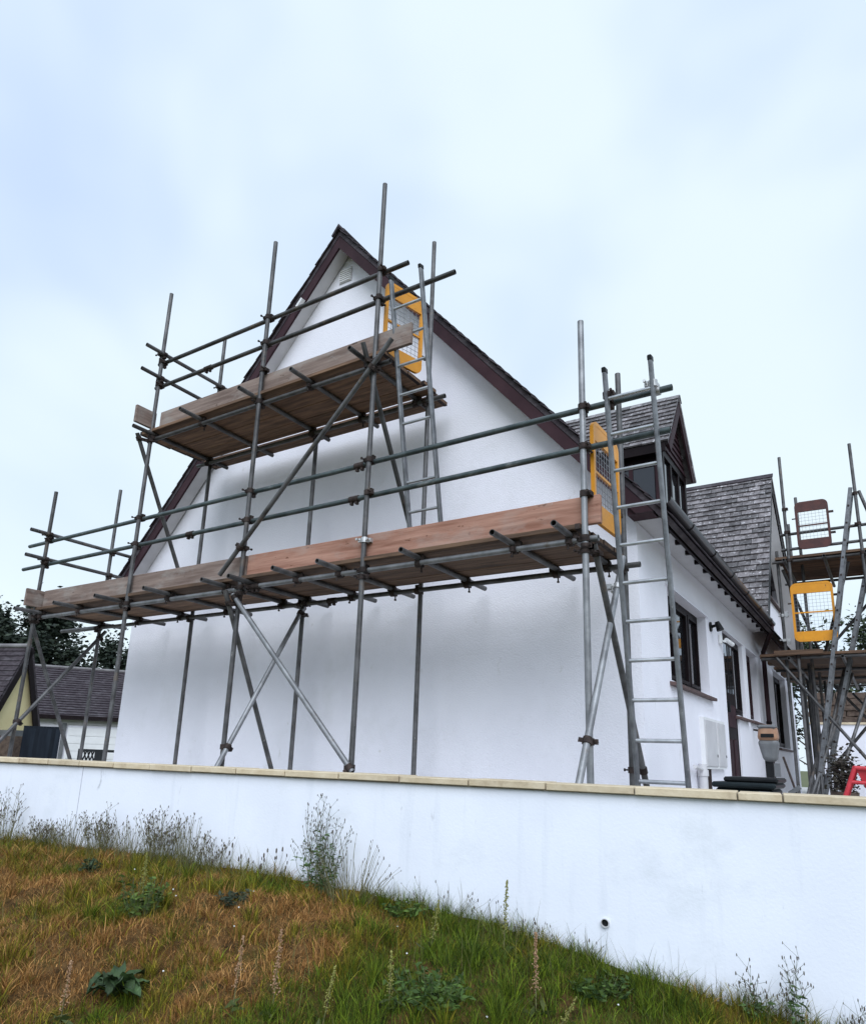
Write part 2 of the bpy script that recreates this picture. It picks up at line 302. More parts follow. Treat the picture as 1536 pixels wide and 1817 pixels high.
# main roof: slab plus slate courses, both slopes
Y0R, Y1R = 5.80, YB+.2
for sg in (1, -1):
    d = V((sg, 0, -PT)).normalized(); nrm = V((sg*PT, 0, 1)).normalized(); ln = (4.05)/abs(d.x)
    A = V((XA, 0, ZA))-nrm*.045
    m_ = MB(); p = lambda s, y, h: tuple(A+d*s+nrm*h+V((0, y, 0)))
    def strip(s0, s1, y0, y1, h00, h01, th):
        q = [p(s0, y0, h00-th), p(s1, y0, h01-th), p(s1, y1, h01-th), p(s0, y1, h00-th), p(s0, y0, h00), p(s1, y0, h01), p(s1, y1, h01), p(s0, y1, h00)]
        if sg < 0: q = [q[1], q[0], q[3], q[2], q[5], q[4], q[7], q[6]]
        m_.hexa(q)
    strip(-.0, ln, Y0R+.03, Y1R, .0, .0, .05)
    k = 0; s = ln+.05
    while s > .05:
        s0 = max(s-.19, 0); ov = random.uniform(-.012, .012)
        strip(s0, s, Y0R+ov, Y1R, .010, .026, .009); s -= .148
    rf = m_.build('roof', 'slate_far', house)
    for q in range(2):                              # bargeboards in two lengths a side
        sa, sb = ((0, 1.05), (1.054, ln-.12))[q]
        m_ = MB(); b0 = A+V((0, Y0R+.035, 0)); 
        off = lambda h_, x: V((x, Y0R+.035, ZA-.045/nrm.z-h_/nrm.z-PT*abs(x-XA)))
        if q == 0: pts = [off(.055, XA), off(.055, XA+sg*.70), off(.170, XA+sg*.70), off(.170, XA)]
        else:
            xb = XA+sg*((ZA-(.045+.170)/nrm.z-2.13)/PT); xe_ = XA+sg*3.90
            pts = [off(.055, XA+sg*.703), off(.055, xe_), V((xe_, Y0R+.035, 2.13)), V((xb, Y0R+.035, 2.13)), off(.170, XA+sg*.703)]
        m_.prism(pts, (0, .028, 0)); m_.build('bargeboard', 'maroon', house)
    m_ = MB(); b0 = A+V((0, Y0R+.063, 0)); pts = [V((XA, b0.y, ZA-(.045+.148)/nrm.z)), b0+d*(ln-.45)-nrm*.148, b0+d*(ln-.45)-nrm*.164, V((XA, b0.y, ZA-(.045+.164)/nrm.z))]
    m_.prism(pts, (0, YF-Y0R-.075, 0)); m_.build('verge_soffit', 'offwhite', house)
    xe = XA+sg*3.66                                 # boxed foot of the verge
    m_ = MB(); xs2 = [xe, xe+sg*.22]
    m_.prism([(xs2[0], Y0R+.064, 2.132), (xs2[1], Y0R+.064, 2.132), (xs2[1], Y0R+.064, rz(xs2[1])-.16), (xs2[0], Y0R+.064, rz(xs2[0])-.16)], (0, .19, 0)); m_.build('verge_box', 'maroon', house)
m_ = MB(); m_.prism([(XA-.11, Y0R-.01, ZA-.13), (XA, Y0R-.01, ZA+.015), (XA+.11, Y0R-.01, ZA-.13), (XA+.1, Y0R-.01, ZA-.15), (XA, Y0R-.01, ZA-.02), (XA-.1, Y0R-.01, ZA-.15)], (0, Y1R-Y0R, 0)); m_.build('ridge_tile', 'slate_far', house)
# verge clip on the left bargeboard and gable vent
m_ = MB(); m_.obox((-6.02, Y0R+.0, 5.78), (.045, 0, .05), (0, .03, 0), (-.012, 0, .012)); m_.build('cable_bracket', 'white_paint', house)
vt = MB().box(-5.57, -5.37, YF-.012, YF+.01, 6.055, 6.255).build('gable_vent', 'offwhite', house)
for k in range(6): MB().obox((-5.47, YF-.018, 6.075+.031*k), (.09, 0, 0), (0, .009, -.004), (0, .002, .009)).build('louvre', 'white_paint', vt)
# eaves: soffit, fascia, rafter feet, gutter, downpipe
MB().box(XR-.1, -1.517, YF+.01, 12.3, 2.135, 2.15).build('soffit', 'offwhite', house)
MB().box(-1.515, -1.49, YF-.0, 12.2, 2.04, 2.215).build('fascia', 'dark_brown', house)
for k in range(15): MB().box(-1.60, -1.516, YF+.32+.40*k, YF+.36+.40*k, 2.09, 2.134).build('rafter_foot', 'dark_brown', house)
def halfround(y0, y1, cx, cz, rr):
    m = MB(); n = 10; a = [(cx+rr*math.cos(math.pi+math.pi*i/n), cz+rr*math.sin(math.pi+math.pi*i/n)) for i in range(n+1)]
    b = [(cx+(rr-.004)*math.cos(math.pi+math.pi*i/n), cz+(rr-.004)*math.sin(math.pi+math.pi*i/n)) for i in range(n+1)]
    loop = a+b[::-1]; m.prism([(x, y0, z) for x, z in loop], (0, y1-y0, 0)); return m
gt = halfround(5.79, 12.05, -1.432, 2.215, .056).build('gutter', 'gutter_plastic', house)
for k in range(6): halfround(6.6+1.0*k, 6.66+1.0*k, -1.432, 2.215, .064).build('gutter_union', 'gutter_plastic', gt)
m_ = MB(); m_.tube((-1.432, 11.95, 2.18), (-1.432, 11.95, 2.08), .036); m_.tube((-1.432, 11.95, 2.09), (-1.68, 12.75, 1.88), .034); m_.tube((-1.69, 12.8, 1.9), (-1.69, 12.8, TZ), .036)
dpo = m_.build('downpipe', 'maroon', house)
for z in (1.75, .72): MB().tube((-1.69, 12.8, z-.02), (-1.69, 12.8, z+.02), .045, 14).build('pipe_clip', 'dark_brown', dpo)
# wing roof: slab and single slates on the slope that faces the viewer
up = V((0, 1, WN)).normalized(); wn = V((0, -WN, 1)).normalized(); RG = V((0, WRY, WRZ)); LW = 4.02
XV = -1.46
m_ = MB()
def wpt(x, s, h): q = RG-up*s+wn*h; return (x, q.y, q.z)
m_.prism([wpt(-4.4, 0, -.03), wpt(XV-.02, 0, -.03), wpt(XV-.02, LW-.03, -.03), wpt(-1.55, LW-.03, -.03)], tuple(-wn*.05))
wroof = m_.build('wing_roof', 'slate_far', house)
sm = MB(); sm.hexa([(-.0965, -.095, -.010), (.0965, -.095, -.010), (.0965, .095, -.004), (-.0965, .095, -.004), (-.0965, -.097, .012), (.0965, -.097, .012), (.0965, .095, .004), (-.0965, .095, .004)])
slate_me, _ = sm.mesh('slate', 'slate', False)
hm = MB(); hm.hexa([(-.047, -.095, -.010), (.047, -.095, -.010), (.047, .095, -.004), (-.047, .095, -.004), (-.047, -.097, .012), (.047, -.097, .012), (.047, .095, .004), (-.047, .095, .004)])
half_me, _ = hm.mesh('slate', 'slate', False)
def lay_slates(parent, xv, ridge_pt, upv, nv, length, expo, xmin_of, width=.2, scale=1.):
    base = Matrix((V((1, 0, 0)), upv, nv)).transposed(); row = 0; s = length
    while s > .06:
        sc_ = s-.095*scale+.0; x = xv-(.5 if row % 2 == 0 else .25)*width; first = row % 2 == 1
        c0 = ridge_pt-upv*sc_+nv*.016; xmn = xmin_of(c0.z)
        while x > xmn-.05:
            jr = Euler((math.radians(-7.0)+random.uniform(-.012, .012), random.uniform(-.012, .012), random.uniform(-.02, .02))).to_matrix()
            c = V((x, c0.y, c0.z))+upv*random.uniform(-.006, .006)
            o = place('slate', half_me if first else slate_me, c, parent, base @ jr); o.scale = (width/.2, scale, 1)
            x -= width*(.75 if first else 1.0); first = False
        s -= expo; row += 1
lay_slates(wroof, XV, RG, up, wn, LW+.02, .148, lambda z: max(XA+(ZA-z)/PT, -3.6)+.02)
m_ = MB(); m_.prism([wpt(-4.4, -.02, .0), wpt(XV+.02, -.02, .0), wpt(XV+.02, .13, .028), wpt(-4.4, .13, .028)], tuple(wn*.02)); m_.build('ridge_tile', 'slate_far', wroof)
fd = V((0, 1, -WFAR)).normalized(); fn = V((0, WFAR, 1)).normalized(); m_ = MB()
m_.prism([(-4.4, *(RG)[1:]), (XV, *(RG)[1:]), (XV, *(RG+fd*4.6)[1:]), (-1.6, *(RG+fd*4.6)[1:])], tuple(-fn*.05)); m_.build('wing_roof_rear', 'slate', house)
for q, (dv, nv, l_) in enumerate(((-up, wn, LW-.05), (fd, fn, 4.55))):
    b0 = V((XV-.045, WRY, WRZ)); m_ = MB(); m_.prism([b0-V((0, 0, .08)), b0+dv*l_-nv*.085, b0+dv*l_-nv*.27, b0-V((0, 0, .32))], (.025, 0, 0)); m_.build('bargeboard', 'dark_brown', house)
    m_ = MB(); m_.prism([b0-V((0, 0, .30)), b0+dv*(l_-.2)-nv*.255, b0+dv*(l_-.2)-nv*.27, b0-V((0, 0, .32))], (XR-XV+.05, 0, 0)); m_.build('verge_soffit', 'white_paint', house)
# windows and door
def window(y0, y1, z0, z1, mull, sill=True, frame='dark_brown', transom=None, fx=XR-RV):
    w = MB(); t = .06
    for (a, b, c, d) in ((y0, y1, z0, z0+t), (y0, y1, z1-t, z1), (y0, y0+t, z0+t, z1-t), (y1-t, y1, z0+t, z1-t)): w.box(fx-.06, fx+.0, a+.001, b-.001, c+.001, d-.001)
    fr = w.build('window', frame, house)
    brk = [y0+t]+mull+[y1-t]
    for y in mull: MB().box(fx-.055, fx+.005, y-.035, y+.035, z0+t, z1-t).build('mullion', frame, fr)
    for i, (a, b) in enumerate(zip(brk[:-1], brk[1:])):
        a2, b2 = a+(.035 if a in mull else 0), b-(.035 if b in mull else 0)
        zt = transom if transom and i == 0 else None
        for (c, d) in ([(z0+t, zt-.03), (zt+.03, z1-t)] if zt else [(z0+t, z1-t)]):
            cs = MB(); s_ = .038
            for (p0, p1, q0, q1) in ((a2, b2, c, c+s_), (a2, b2, d-s_, d), (a2, a2+s_, c+s_, d-s_), (b2-s_, b2, c+s_, d-s_)): cs.box(fx-.04, fx+.012, p0+.001, p1-.001, q0+.001, q1-.001)
            cs.build('casement', frame, fr)
            MB().box(fx-.03, fx-.022, a2+s_-.005, b2-s_+.005, c+s_-.005, d-s_+.005).build('pane', 'glass', fr)
        if zt: MB().box(fx-.05, fx+.003, a2, b2, zt-.03, zt+.03).build('transom', frame, fr)
    if sill:
        n = max(2, round((y1-y0)/.3)); dy = (y1-y0+.16)/n
        for k in range(n):
            a = y0-.08+dy*k
            MB().hexa([(fx, a+.003, z0-.05), (XR+.06, a+.003, z0-.06), (XR+.06, a+dy-.003, z0-.06), (fx, a+dy-.003, z0-.05), (fx, a+.003, z0-.003), (XR+.06, a+.003, z0-.025), (XR+.06, a+dy-.003, z0-.025), (fx, a+dy-.003, z0-.003)]).build('sill_tile', 'sill', fr, bevel=.004)
    return fr
window(7.02, 8.75, .80, 1.74, [7.62, 8.2], transom=1.4)
window(10.48, 11.14, .69, 1.75, [], fx=XR-.05)
window(11.48, 12.42, .70, 1.75, [11.95], transom=1.45, frame='maroon')
window(14.3, 16.0, .38, 1.75, [15.15])
window(14.6, 16.1, 3.25, 4.15, [15.35])
for (a, b, z) in ((6.95, 8.85, 1.745), (9.66, 11.2, 1.755), (11.42, 12.48, 1.755), (14.24, 16.06, 1.755)):
    MB().hexa([(XR-.002, a, z), (XR+.022, a, z-.006), (XR+.022, b, z-.006), (XR-.002, b, z), (XR-.002, a, z+.05), (XR+.016, a, z+.012), (XR+.016, b, z+.012), (XR-.002, b, z+.05)]).build('drip_mould', 'render', house)
fx = XR-.02
door = MB().box(fx-.06, fx-.01, 9.73, 10.475, TZ+.02, 1.745).build('door', 'dark_brown', house)
for (a, b, c, d) in ((9.80, 10.06, .95, 1.6), (10.14, 10.40, .95, 1.6)): MB().box(fx-.012, fx-.004, a, b, c, d).build('pane', 'glass', door)
for (a, b, c, d) in ((9.80, 10.06, -.3, .35), (10.14, 10.40, -.3, .35), (9.80, 10.40, .5, .8)): MB().box(fx-.012, fx+.004, a, b, c, d).build('door_panel', 'maroon', door, bevel=.01)
MB().box(fx-.005, fx+.05, 9.755, 9.79, .68, .82).build('handle', 'black_plastic', door)
# dormer
DX, DY, DZ = -2.13, 9.19, 4.95; DH = .62; DE = 4.0; dup = V((0, DH+.11, DZ-DE)).normalized(); dn = V((0, -(DZ-DE), DH+.11)).normalized(); DL = math.hypot(DH+.11, DZ-DE)
m_ = MB()
zc = lambda x: rz(x)+.03
for sy in (-1, 1): MB().prism([(DX, DY+sy*DH, zc(DX)), (DX, DY+sy*DH, DE+.1), (XA+(ZA-DE-.1)/PT, DY+sy*DH, DE+.1)], (0, -.05*sy, 0)).build('dormer_cheek', 'dark_brown', house)
MB().prism([(DX-.10, DY-DH-.012, 3.15), (DX-.10, DY-DH-.012, 3.72), (DX-.66, DY-DH-.012, 3.72), (DX-.50, DY-DH-.012, 3.15)], (0, .006, 0)).build('dormer_side_pane', 'glass', house)
for q in (DX-.06, DX-.40): MB().box(q-.025, q+.025, DY-DH-.03, DY-DH+.0, 3.02, 3.80).build('dormer_side_bar', 'maroon', house)
dg = MB(); dg.prism([(DX, DY-DH, DE-.02), (DX, DY+DH, DE-.02), (DX, DY, DZ-.12)], (-.05, 0, 0)); dgo = dg.build('dormer_gable', 'dark_brown', house)
k = 0; z = DE-.02
while z < DZ-.25:
    hw = (DZ-.12-z-.05)/(DZ-.10-DE)*DH; MB().hexa([(DX, DY-hw, z), (DX+.03, DY-hw, z), (DX+.03, DY+hw, z), (DX, DY+hw, z), (DX, DY-hw*.92, z+.088), (DX+.012, DY-hw*.92, z+.088), (DX+.012, DY+hw*.92, z+.088), (DX, DY+hw*.92, z+.088)]).build('cladding_board', 'maroon', dgo); z += .094
dw = MB()
zb = rz(DX)+.05
for (a, b, c, d) in ((DY-DH, DY+DH, zb, zb+.07), (DY-DH, DY+DH, DE-.12, DE-.02), (DY-DH, DY-DH+.07, zb+.07, DE-.12), (DY+DH-.07, DY+DH, zb+.07, DE-.12)): dw.box(DX-.06, DX+.012, a, b, c, d)
dwo = dw.build('dormer_window', 'dark_brown', house)
for q in (-.2, .2): MB().box(DX-.05, DX+.008, DY+q-.03, DY+q+.03, zb+.07, DE-.12).build('mullion', 'dark_brown', dwo)
for a, b in ((-.53, -.23), (-.17, .17), (.23, .53)): MB().box(DX-.03, DX-.02, DY+a, DY+b, zb+.06, DE-.11).build('pane', 'glass', dwo)
MB().box(DX+.0, DX+.05, DY-DH-.03, DY+DH+.03, zb-.05, zb-.002).build('dormer_sill', 'white_paint', house)
DXV = DX+.13
m_ = MB(); b0 = V((0, DY, DZ)); 
def dpt(x, s, sg): return (x, DY-sg*s*dup.y, DZ-s*dup.z)
m_.prism([dpt(-3.9, 0, 1), dpt(DXV-.02, 0, 1), dpt(DXV-.02, DL, 1), dpt(-3.05, DL, 1)], tuple(-dn*.05)); droof = m_.build('dormer_roof', 'slate_far', house)
lay_slates(droof, DXV, V((0, DY, DZ)), dup, dn, DL+.03, .115, lambda z: XA+(ZA-z)/PT+.05, width=.17, scale=.78)
dn2 = V((0, -dn.y, dn.z)); m_ = MB(); m_.prism([dpt(-3.9, 0, -1), dpt(DXV, 0, -1), dpt(DXV, DL+.05, -1), dpt(-3.05, DL+.05, -1)], tuple(-dn2*.05)); m_.build('dormer_roof_rear', 'slate', house)
m_ = MB()
for sg, nv in ((1, dn), (-1, dn2)):
    m_ = MB(); b0 = V((DXV-.04, DY, DZ)); e = V(dpt(DXV-.04, DL, sg)); m_.prism([b0-V((0, 0, .06)), e-nv*.05, e-nv*.17, b0-V((0, 0, .26))], (.028, 0, 0)); m_.build('dormer_bargeboard', 'maroon', house)
MB().prism([(-3.9, DY-.07, DZ-.07), (-3.9, DY, DZ+.03), (-3.9, DY+.07, DZ-.07), (-3.9, DY, DZ-.005)], (3.9+DXV+.01, 0, 0)).build('dormer_ridge', 'slate_far', house)
MB().box(-3.0, DXV-.05, DY-DH-.13, DY-DH-.1, DE-.14, DE-.02).build('dormer_fascia', 'dark_brown', house)

# fittings on the side wall
for i, (a, b, lab) in enumerate(((8.10, 8.72, 'white meter cupboard on the side wall, nearer the window'), (8.74, 9.22, 'white meter cupboard on the side wall, nearer the front door'))):
    mb = thing('meter_cupboard', lab, 'meter box', (XR, (a+b)/2, .25), 'pair of meter cupboards on the side wall')
    MB().box(XR, XR+.045, a, b, -.03, .52).build('casing', 'white_paint', mb); MB().box(XR+.046, XR+.055, a+.03, b-.03, 0, .49).build('door', 'offwhite', mb)
    MB().box(XR+.055, XR+.06, b-.07, b-.05, .1, .13).build('lock', 'black_plastic', mb)
pp = thing('waste_pipe', 'cream waste pipes rising beside the meter cupboards', 'pipe', (XR+.06, 7.9, TZ))
MB().tube((XR+.06, 7.85, TZ), (XR+.06, 7.85, .02), .045, 14).build('stack', 'offwhite', pp); MB().tube((XR+.06, 7.85, -.04), (XR+.06, 7.50, -.01), .02).build('branch', 'offwhite', pp)
MB().tube((XR+.06, 7.85, -.1), (XR+.06, 7.85, -.04), .056, 14).build('collar', 'offwhite', pp)
for y in (8.2, 8.33): MB().tube((XR+.03, y, TZ), (XR+.03, y, -.03), .014).build('riser', 'rust', pp)
lm = thing('wall_lamp', 'black wall lamp between the window and the front door', 'lamp', (XR, 8.98, 1.66))
MB().tube((XR, 8.98, 1.66), (XR+.02, 8.98, 1.66), .06, 18).build('backplate', 'black_plastic', lm); MB().tube((XR+.02, 8.98, 1.66), (XR+.09, 8.98, 1.68), .018).build('arm', 'black_plastic', lm)
MB().tube((XR+.085, 8.98, 1.715), (XR+.12, 8.98, 1.61), .028, 14, r1=.045).build('shade', 'black_plastic', lm)
cc = thing('security_camera', 'white security camera on the wall above the front door', 'camera', (XR, 9.5, 1.6))
MB().box(XR, XR+.04, 9.42, 9.52, 1.52, 1.64).build('junction_box', 'white_paint', cc, bevel=.01); MB().tube((XR+.04, 9.47, 1.56), (XR+.09, 9.53, 1.55), .012).build('arm', 'white_paint', cc)
MB().tube((XR+.085, 9.50, 1.575), (XR+.13, 9.66, 1.535), .028, 14).build('body', 'white_paint', cc); MB().tube((XR+.13, 9.661, 1.535), (XR+.133, 9.668, 1.533), .02, 14).build('lens', 'black_plastic', cc)

# ------------------------------------------------------------------ scaffolding
TR = .02415
def coupler(p1, d1, p2, d2, parent, m='rust'):
    p1, d1, p2, d2 = V(p1), V(d1).normalized(), V(p2), V(d2).normalized(); w = (p2-p1); w = w.normalized() if w.length > 1e-4 else d1.orthogonal().normalized()
    b = MB()
    b.tube(p1-d1*.024, p1+d1*.024, TR+.0085, 10); b.tube(p2-d2*.024, p2+d2*.024, TR+.0085, 10)
    b.obox((p1+p2)/2, w*max(.012, (p2-p1).length/2-.012), d1*.016, w.cross(d1).normalized()*.016)
    s1 = d1.cross(w).normalized(); s2 = d2.cross(w).normalized()
    for pp_, ss, dd in ((p1, s1, d1), (p2, s2, d2)):
        sg = random.choice((-1, 1)); q = pp_+ss*sg*(TR+.008)
        b.obox(q+ss*sg*.012, ss*.014, dd*.018, w*.020); b.tube(q+ss*sg*.01+w*.03, q+ss*sg*.014-w*.055, .0065, 6); b.tube(q+ss*sg*.014-w*.050, q+ss*sg*.014-w*.064, .012, 6)
    return b.build('coupler', m, parent)
def sleeve(p, d, parent):
    p, d = V(p), V(d).normalized(); b = MB(); b.tube(p-d*.055, p+d*.055, TR+.008, 10); s = d.cross(V((0, 0, 1))).normalized()
    for q in (-.03, .03): b.obox(p+d*q+V((0, 0, -.04)), d*.012, s*.016, V((0, 0, .014)))
    return b.build('sleeve_coupler', 'rust', parent)
def pole(name, p, q, parent, m='tube'):
    return MB().tube(p, q, TR, 14, wall=.004).build(name, m, parent)
YO, YI = 4.70, 5.62
PX = [-9.17, -7.22, -5.36, -3.80, -1.745]
OT = [3.30, 5.66, 5.66, 5.71, 3.39]; IT = [3.65, 5.55, 3.60, 5.66, 3.40]
sf = thing('gable_scaffold', 'two-lift tube scaffold with timber decks along the gable wall', 'scaffold', (-5.4, 5.1, TZ))
Z_, X_, Y_ = V((0, 0, 1)), V((1, 0, 0)), V((0, 1, 0))
for i, x in enumerate(PX):
    b = random.uniform(-.012, .012)
    pole('standard', (x, YO, TZ+.01), (x+b, YO, OT[i]), sf, 'tube_pale' if i == 4 else 'tube'); pole('standard', (x, YI, TZ+.01), (x-b, YI, IT[i]), sf)
    for y in (YO, YI): MB().box(x-.075, x+.075, y-.075, y+.075, TZ, TZ+.008).build('base_plate', 'rust', sf)
ZL, ZU = 1.58, 3.645                 # ledger heights
LY, LYI = YO+.05, YI-.05
for (x0, x1, y, z) in ((-9.35, -5.15, LY, ZL), (-5.22, -1.66, LY, ZL+.012), (-9.85, -4.9, LYI, ZL), (-4.9, -1.60, LYI, ZL+.008)): pole('ledger', (x0, y, z), (x1, y, z), sf, 'tube_pale' if y == LY else 'tube')  # outer ledgers get the paler tube: their bright lighting put into the colour
for (x0, x1, y, z) in ((-7.33, -3.66, LY, ZU), (-7.42, -3.55, LYI, ZU)): pole('ledger', (x0, y, z), (x1, y, z), sf)
for x in (-4.9,): sleeve((x, LYI, ZL+.004), X_, sf)
sleeve((-5.19, LY, ZL+.005), X_, sf)
# guard rails
GR = [(-9.70, -3.95, 2.615, 2.625), (-3.95, -1.08, 2.632, 2.652), (-9.76, -3.99, 2.295, 2.300), (-3.99, -1.11, 2.300, 2.322), (-7.33, -3.50, 4.695, 4.678), (-7.33, -2.96, 4.365, 4.362)]
for (x0, x1, z0, z1) in GR: pole('guard_rail', (x0, LY, z0), (x1, LY, z1), sf, 'tube_green' if z0 < 3 else 'tube')
sleeve((-3.95, LY, 2.629), X_, sf); sleeve((-3.99, LY, 2.300), X_, sf); sleeve((-6.35, LY, 4.364), X_, sf); sleeve((-6.3, LY, 2.298), X_, sf)
RETU = [(-7.17, 4.44, 5.72, 4.77), (-7.17, 4.42, 5.70, 4.44), (-9.12, 4.44, 5.95, 2.69), (-9.12, 4.43, 5.90, 2.35)]
for (x, y0, y1, z) in RETU: pole('end_rail', (x, y0, z), (x, y1, z), sf); coupler((x-.05, YO, z), Z_, (x, YO, z), Y_, sf); coupler((x-.05, YI, z), Z_, (x, YI, z), Y_, sf)
# transoms
TL = [-9.07, -8.22, -7.37, -6.52, -5.63, -5.27, -4.62, -4.10, -3.24, -2.34, -1.88]
for x in TL:
    b = random.uniform(-.02, .02); pole('transom', (x+b, 4.42+random.uniform(-.03, .05), ZL+.052), (x-b, 5.95, ZL+.052), sf)
    for y in (LY, LYI): coupler((x, y, ZL+.004), X_, (x, y, ZL+.052), Y_, sf)
TU = [-7.20, -6.35, -5.40, -4.66, -3.91]
for x in TU:
    pole('transom', (x, 4.44, ZU+.05), (x, 5.88, ZU+.05), sf)
    for y in (LY, LYI): coupler((x, y, ZU), X_, (x, y, ZU+.05), Y_, sf)
pole('transom', (-9.95, YI-.1, ZL+.0), (-8.9, YI+.02, ZL+.03), sf)
# ledger / rail couplers at each standard
for i, x in enumerate(PX):
    for z in [ZL+.004, 2.62+(.02 if i > 2 else 0), 2.30+(.012 if i > 2 else 0)]+([ZU, 4.68, 4.363] if 1 <= i <= 3 else []): coupler((x, YO, z), Z_, (x, LY, z), X_, sf)
    for z in [ZL+.002]+([ZU] if 1 <= i <= 3 else []): coupler((x, YI, z), Z_, (x, LYI, z), X_, sf)
    coupler((x, YO, ZL-.06), Z_, (x, YO+.002, ZL-.06), Z_, sf)
coupler((-1.745, YO, 1.93), Z_, (-1.745, YO+.03, 1.93), Z_, sf); coupler((-3.80, YO, 1.86), Z_, (-3.8, YO+.03, 1.86), Z_, sf, 'galv_clamp'); coupler((-5.36, YO, 4.02), Z_, (-5.36, YO+.03, 4.02), Z_, sf)
# braces
BR = [((-5.39, 4.645, 1.50), (-3.74, 4.645, -.14)), ((-3.57, 4.645, 3.80), (-5.62, 4.645, 1.73)),
      ((-5.31, 5.58, 1.56), (-5.31, 4.585, -.18)), ((-5.41, 4.56, 1.53), (-5.41, 5.52, -.42)),
      ((-9.12, 5.68, 1.55), (-9.12, 4.40, -.15)), ((-9.22, 4.66, 1.62), (-9.22, 5.62, -.42)),
      ((-1.695, 5.42, 1.62), (-1.695, 4.34, -.17)), ((-1.70+.0, 4.76, 1.55), (-1.66, 5.84, -.40)),
      ((-3.85, 4.56, 3.80), (-3.85, 5.62, 1.95)), ((-7.27, 4.55, 3.66), (-7.27, 5.60, 1.72))]
for i, (a, b) in enumerate(BR): pole('brace', a, b, sf, 'tube_pale' if i in (0, 2, 6) else 'tube')
def cb(a, b, t, post, m='rust'):
    p = V(a).lerp(V(b), t); d = (V(b)-V(a)); coupler((post[0], post[1], p.z), Z_, p, d, sf, m)
cb(*BR[0], .98, (-3.80, YO)); cb(*BR[0], .02, (-5.36, YO)); cb(*BR[1], .11, (-3.80, YO)); cb(*BR[1], .875, (-5.36, YO))
cb(*BR[2], .88, (-5.36, YO)); cb(*BR[2], .05, (-5.36, YI)); cb(*BR[3], .06, (-5.36, YO)); cb(*BR[4], .76, (-9.17, YO)); cb(*BR[4], .06, (-9.17, YI)); cb(*BR[5], .05, (-9.17, YO))
cb(*BR[6], .83, (-1.745, YO)); cb(*BR[6], .16, (-1.745, 5.25), 'galv_clamp'); cb(*BR[7], .82, (-1.745, YI)); cb(*BR[7], .03, (-1.745, YO)); cb(*BR[8], .08, (-3.80, YO)); cb(*BR[9], .03, (-7.22, YO))
# decks: single boards, with the gap at the inner ledger
def board(x0, x1, y0, y1, z0, z1, m, name='scaffold_board'):
    dz = random.uniform(-.003, .003); b = MB().box(x0+random.uniform(-.03, .03), x1+random.uniform(-.03, .03), y0, y1, z0+dz, z1+dz).build(name, m, sf, bevel=.004); b.rotation_euler = (random.uniform(-.006, .006), 0, random.uniform(-.0012, .0012))
    for xe in () if name == 'toe_board' else (b.data.vertices[0].co.x+.02, b.data.vertices[1].co.x-.02):
        xe += WL[b].x; MB().box(xe-.019, xe+.019, y0-.0015, y1+.0015, z0+dz-.0015, z1+dz+.0015).build('end_band', 'rust', b)
    return b
YBD = [4.685+.229*k for k in range(4)]+[5.662]
for y in YBD:
    for (x0, x1) in (((-9.30, -5.42), (-5.41, -1.76)) if y < 5.6 else ()): board(x0, x1, y, y+.225, ZL+.080, ZL+.118, 'board_deck')
    board(-7.42, -3.70, y, y+.225, ZU+.077, ZU+.115, 'board_deck')
board(-9.08, -5.345, 4.742, 4.780, 1.702, 1.925, 'board_x', 'toe_board'); board(-5.335, -1.65, 4.745, 4.783, 1.706, 1.930, 'board_red', 'toe_board')
board(-7.17, -3.44, 4.742, 4.780, 3.765, 3.990, 'board_x', 'toe_board')
MB().box(-7.245, -7.207, 4.46, 4.735, 3.765, 3.985).build('toe_board', 'board_y', sf, bevel=.004)
MB().box(-9.155, -9.117, 4.53, 5.60, 1.702, 1.925).build('toe_board', 'board_y', sf, bevel=.004)

# ladders
def ladder(label, xl, xr, y0, z0, y1, z1, sp, zoff, caps=True):
    t = thing('ladder', label, 'ladder', ((xl+xr)/2, y0, z0), 'aluminium access ladders on the gable scaffold')
    a, b = V((0, y0, z0)), V((0, y1, z1)); d = (b-a).normalized(); nv = V((1, 0, 0)).cross(d)
    for x in (xl, xr):
        c = (a+b)/2+V((x, 0, 0)); st = MB(); st.obox(c, V((.0135, 0, 0)), nv*.0295, d*((b-a).length/2)); s = st.build('stile', 'alu_dull', t, bevel=.007)
        if caps: MB().obox(b+V((x, 0, 0))+d*.012, V((.016, 0, 0)), nv*.032, d*.022).build('end_cap', 'black_plastic', s, bevel=.006)
        MB().obox(a+V((x, 0, 0))+d*.02, V((.017, 0, 0)), nv*.034, d*.035).build('foot', 'black_plastic', s, bevel=.005)
    s = zoff
    while s < (b-a).length-.15:
        p = a+d*s; MB().tube(V((xl-.012, 0, 0))+p, V((xr+.012, 0, 0))+p, .0145, 8).build('rung', 'alu', t); s += sp  # rungs paler than the stiles: the light on them is in the colour
    return t
ladder('aluminium ladder from lower deck to upper deck, beside the upper yellow gate', -3.63, -3.285, 5.225, ZL+.12, 4.66, 4.47, .285, .25)
ladder('tall aluminium ladder from the terrace to the lower deck by the house corner', -1.53, -1.19, 5.10, TZ, 4.61, 2.83, .277, .16)
# lashings that hold the ladder heads
for (x, z, yv) in ((-1.53, 2.66, LY), (-1.19, 2.66, LY)): coupler((x, 4.65, z), (0, -.14, 1), (x, LY-.0, 2.648), X_, sf, 'galv_clamp' if x > -1.3 else 'rust')

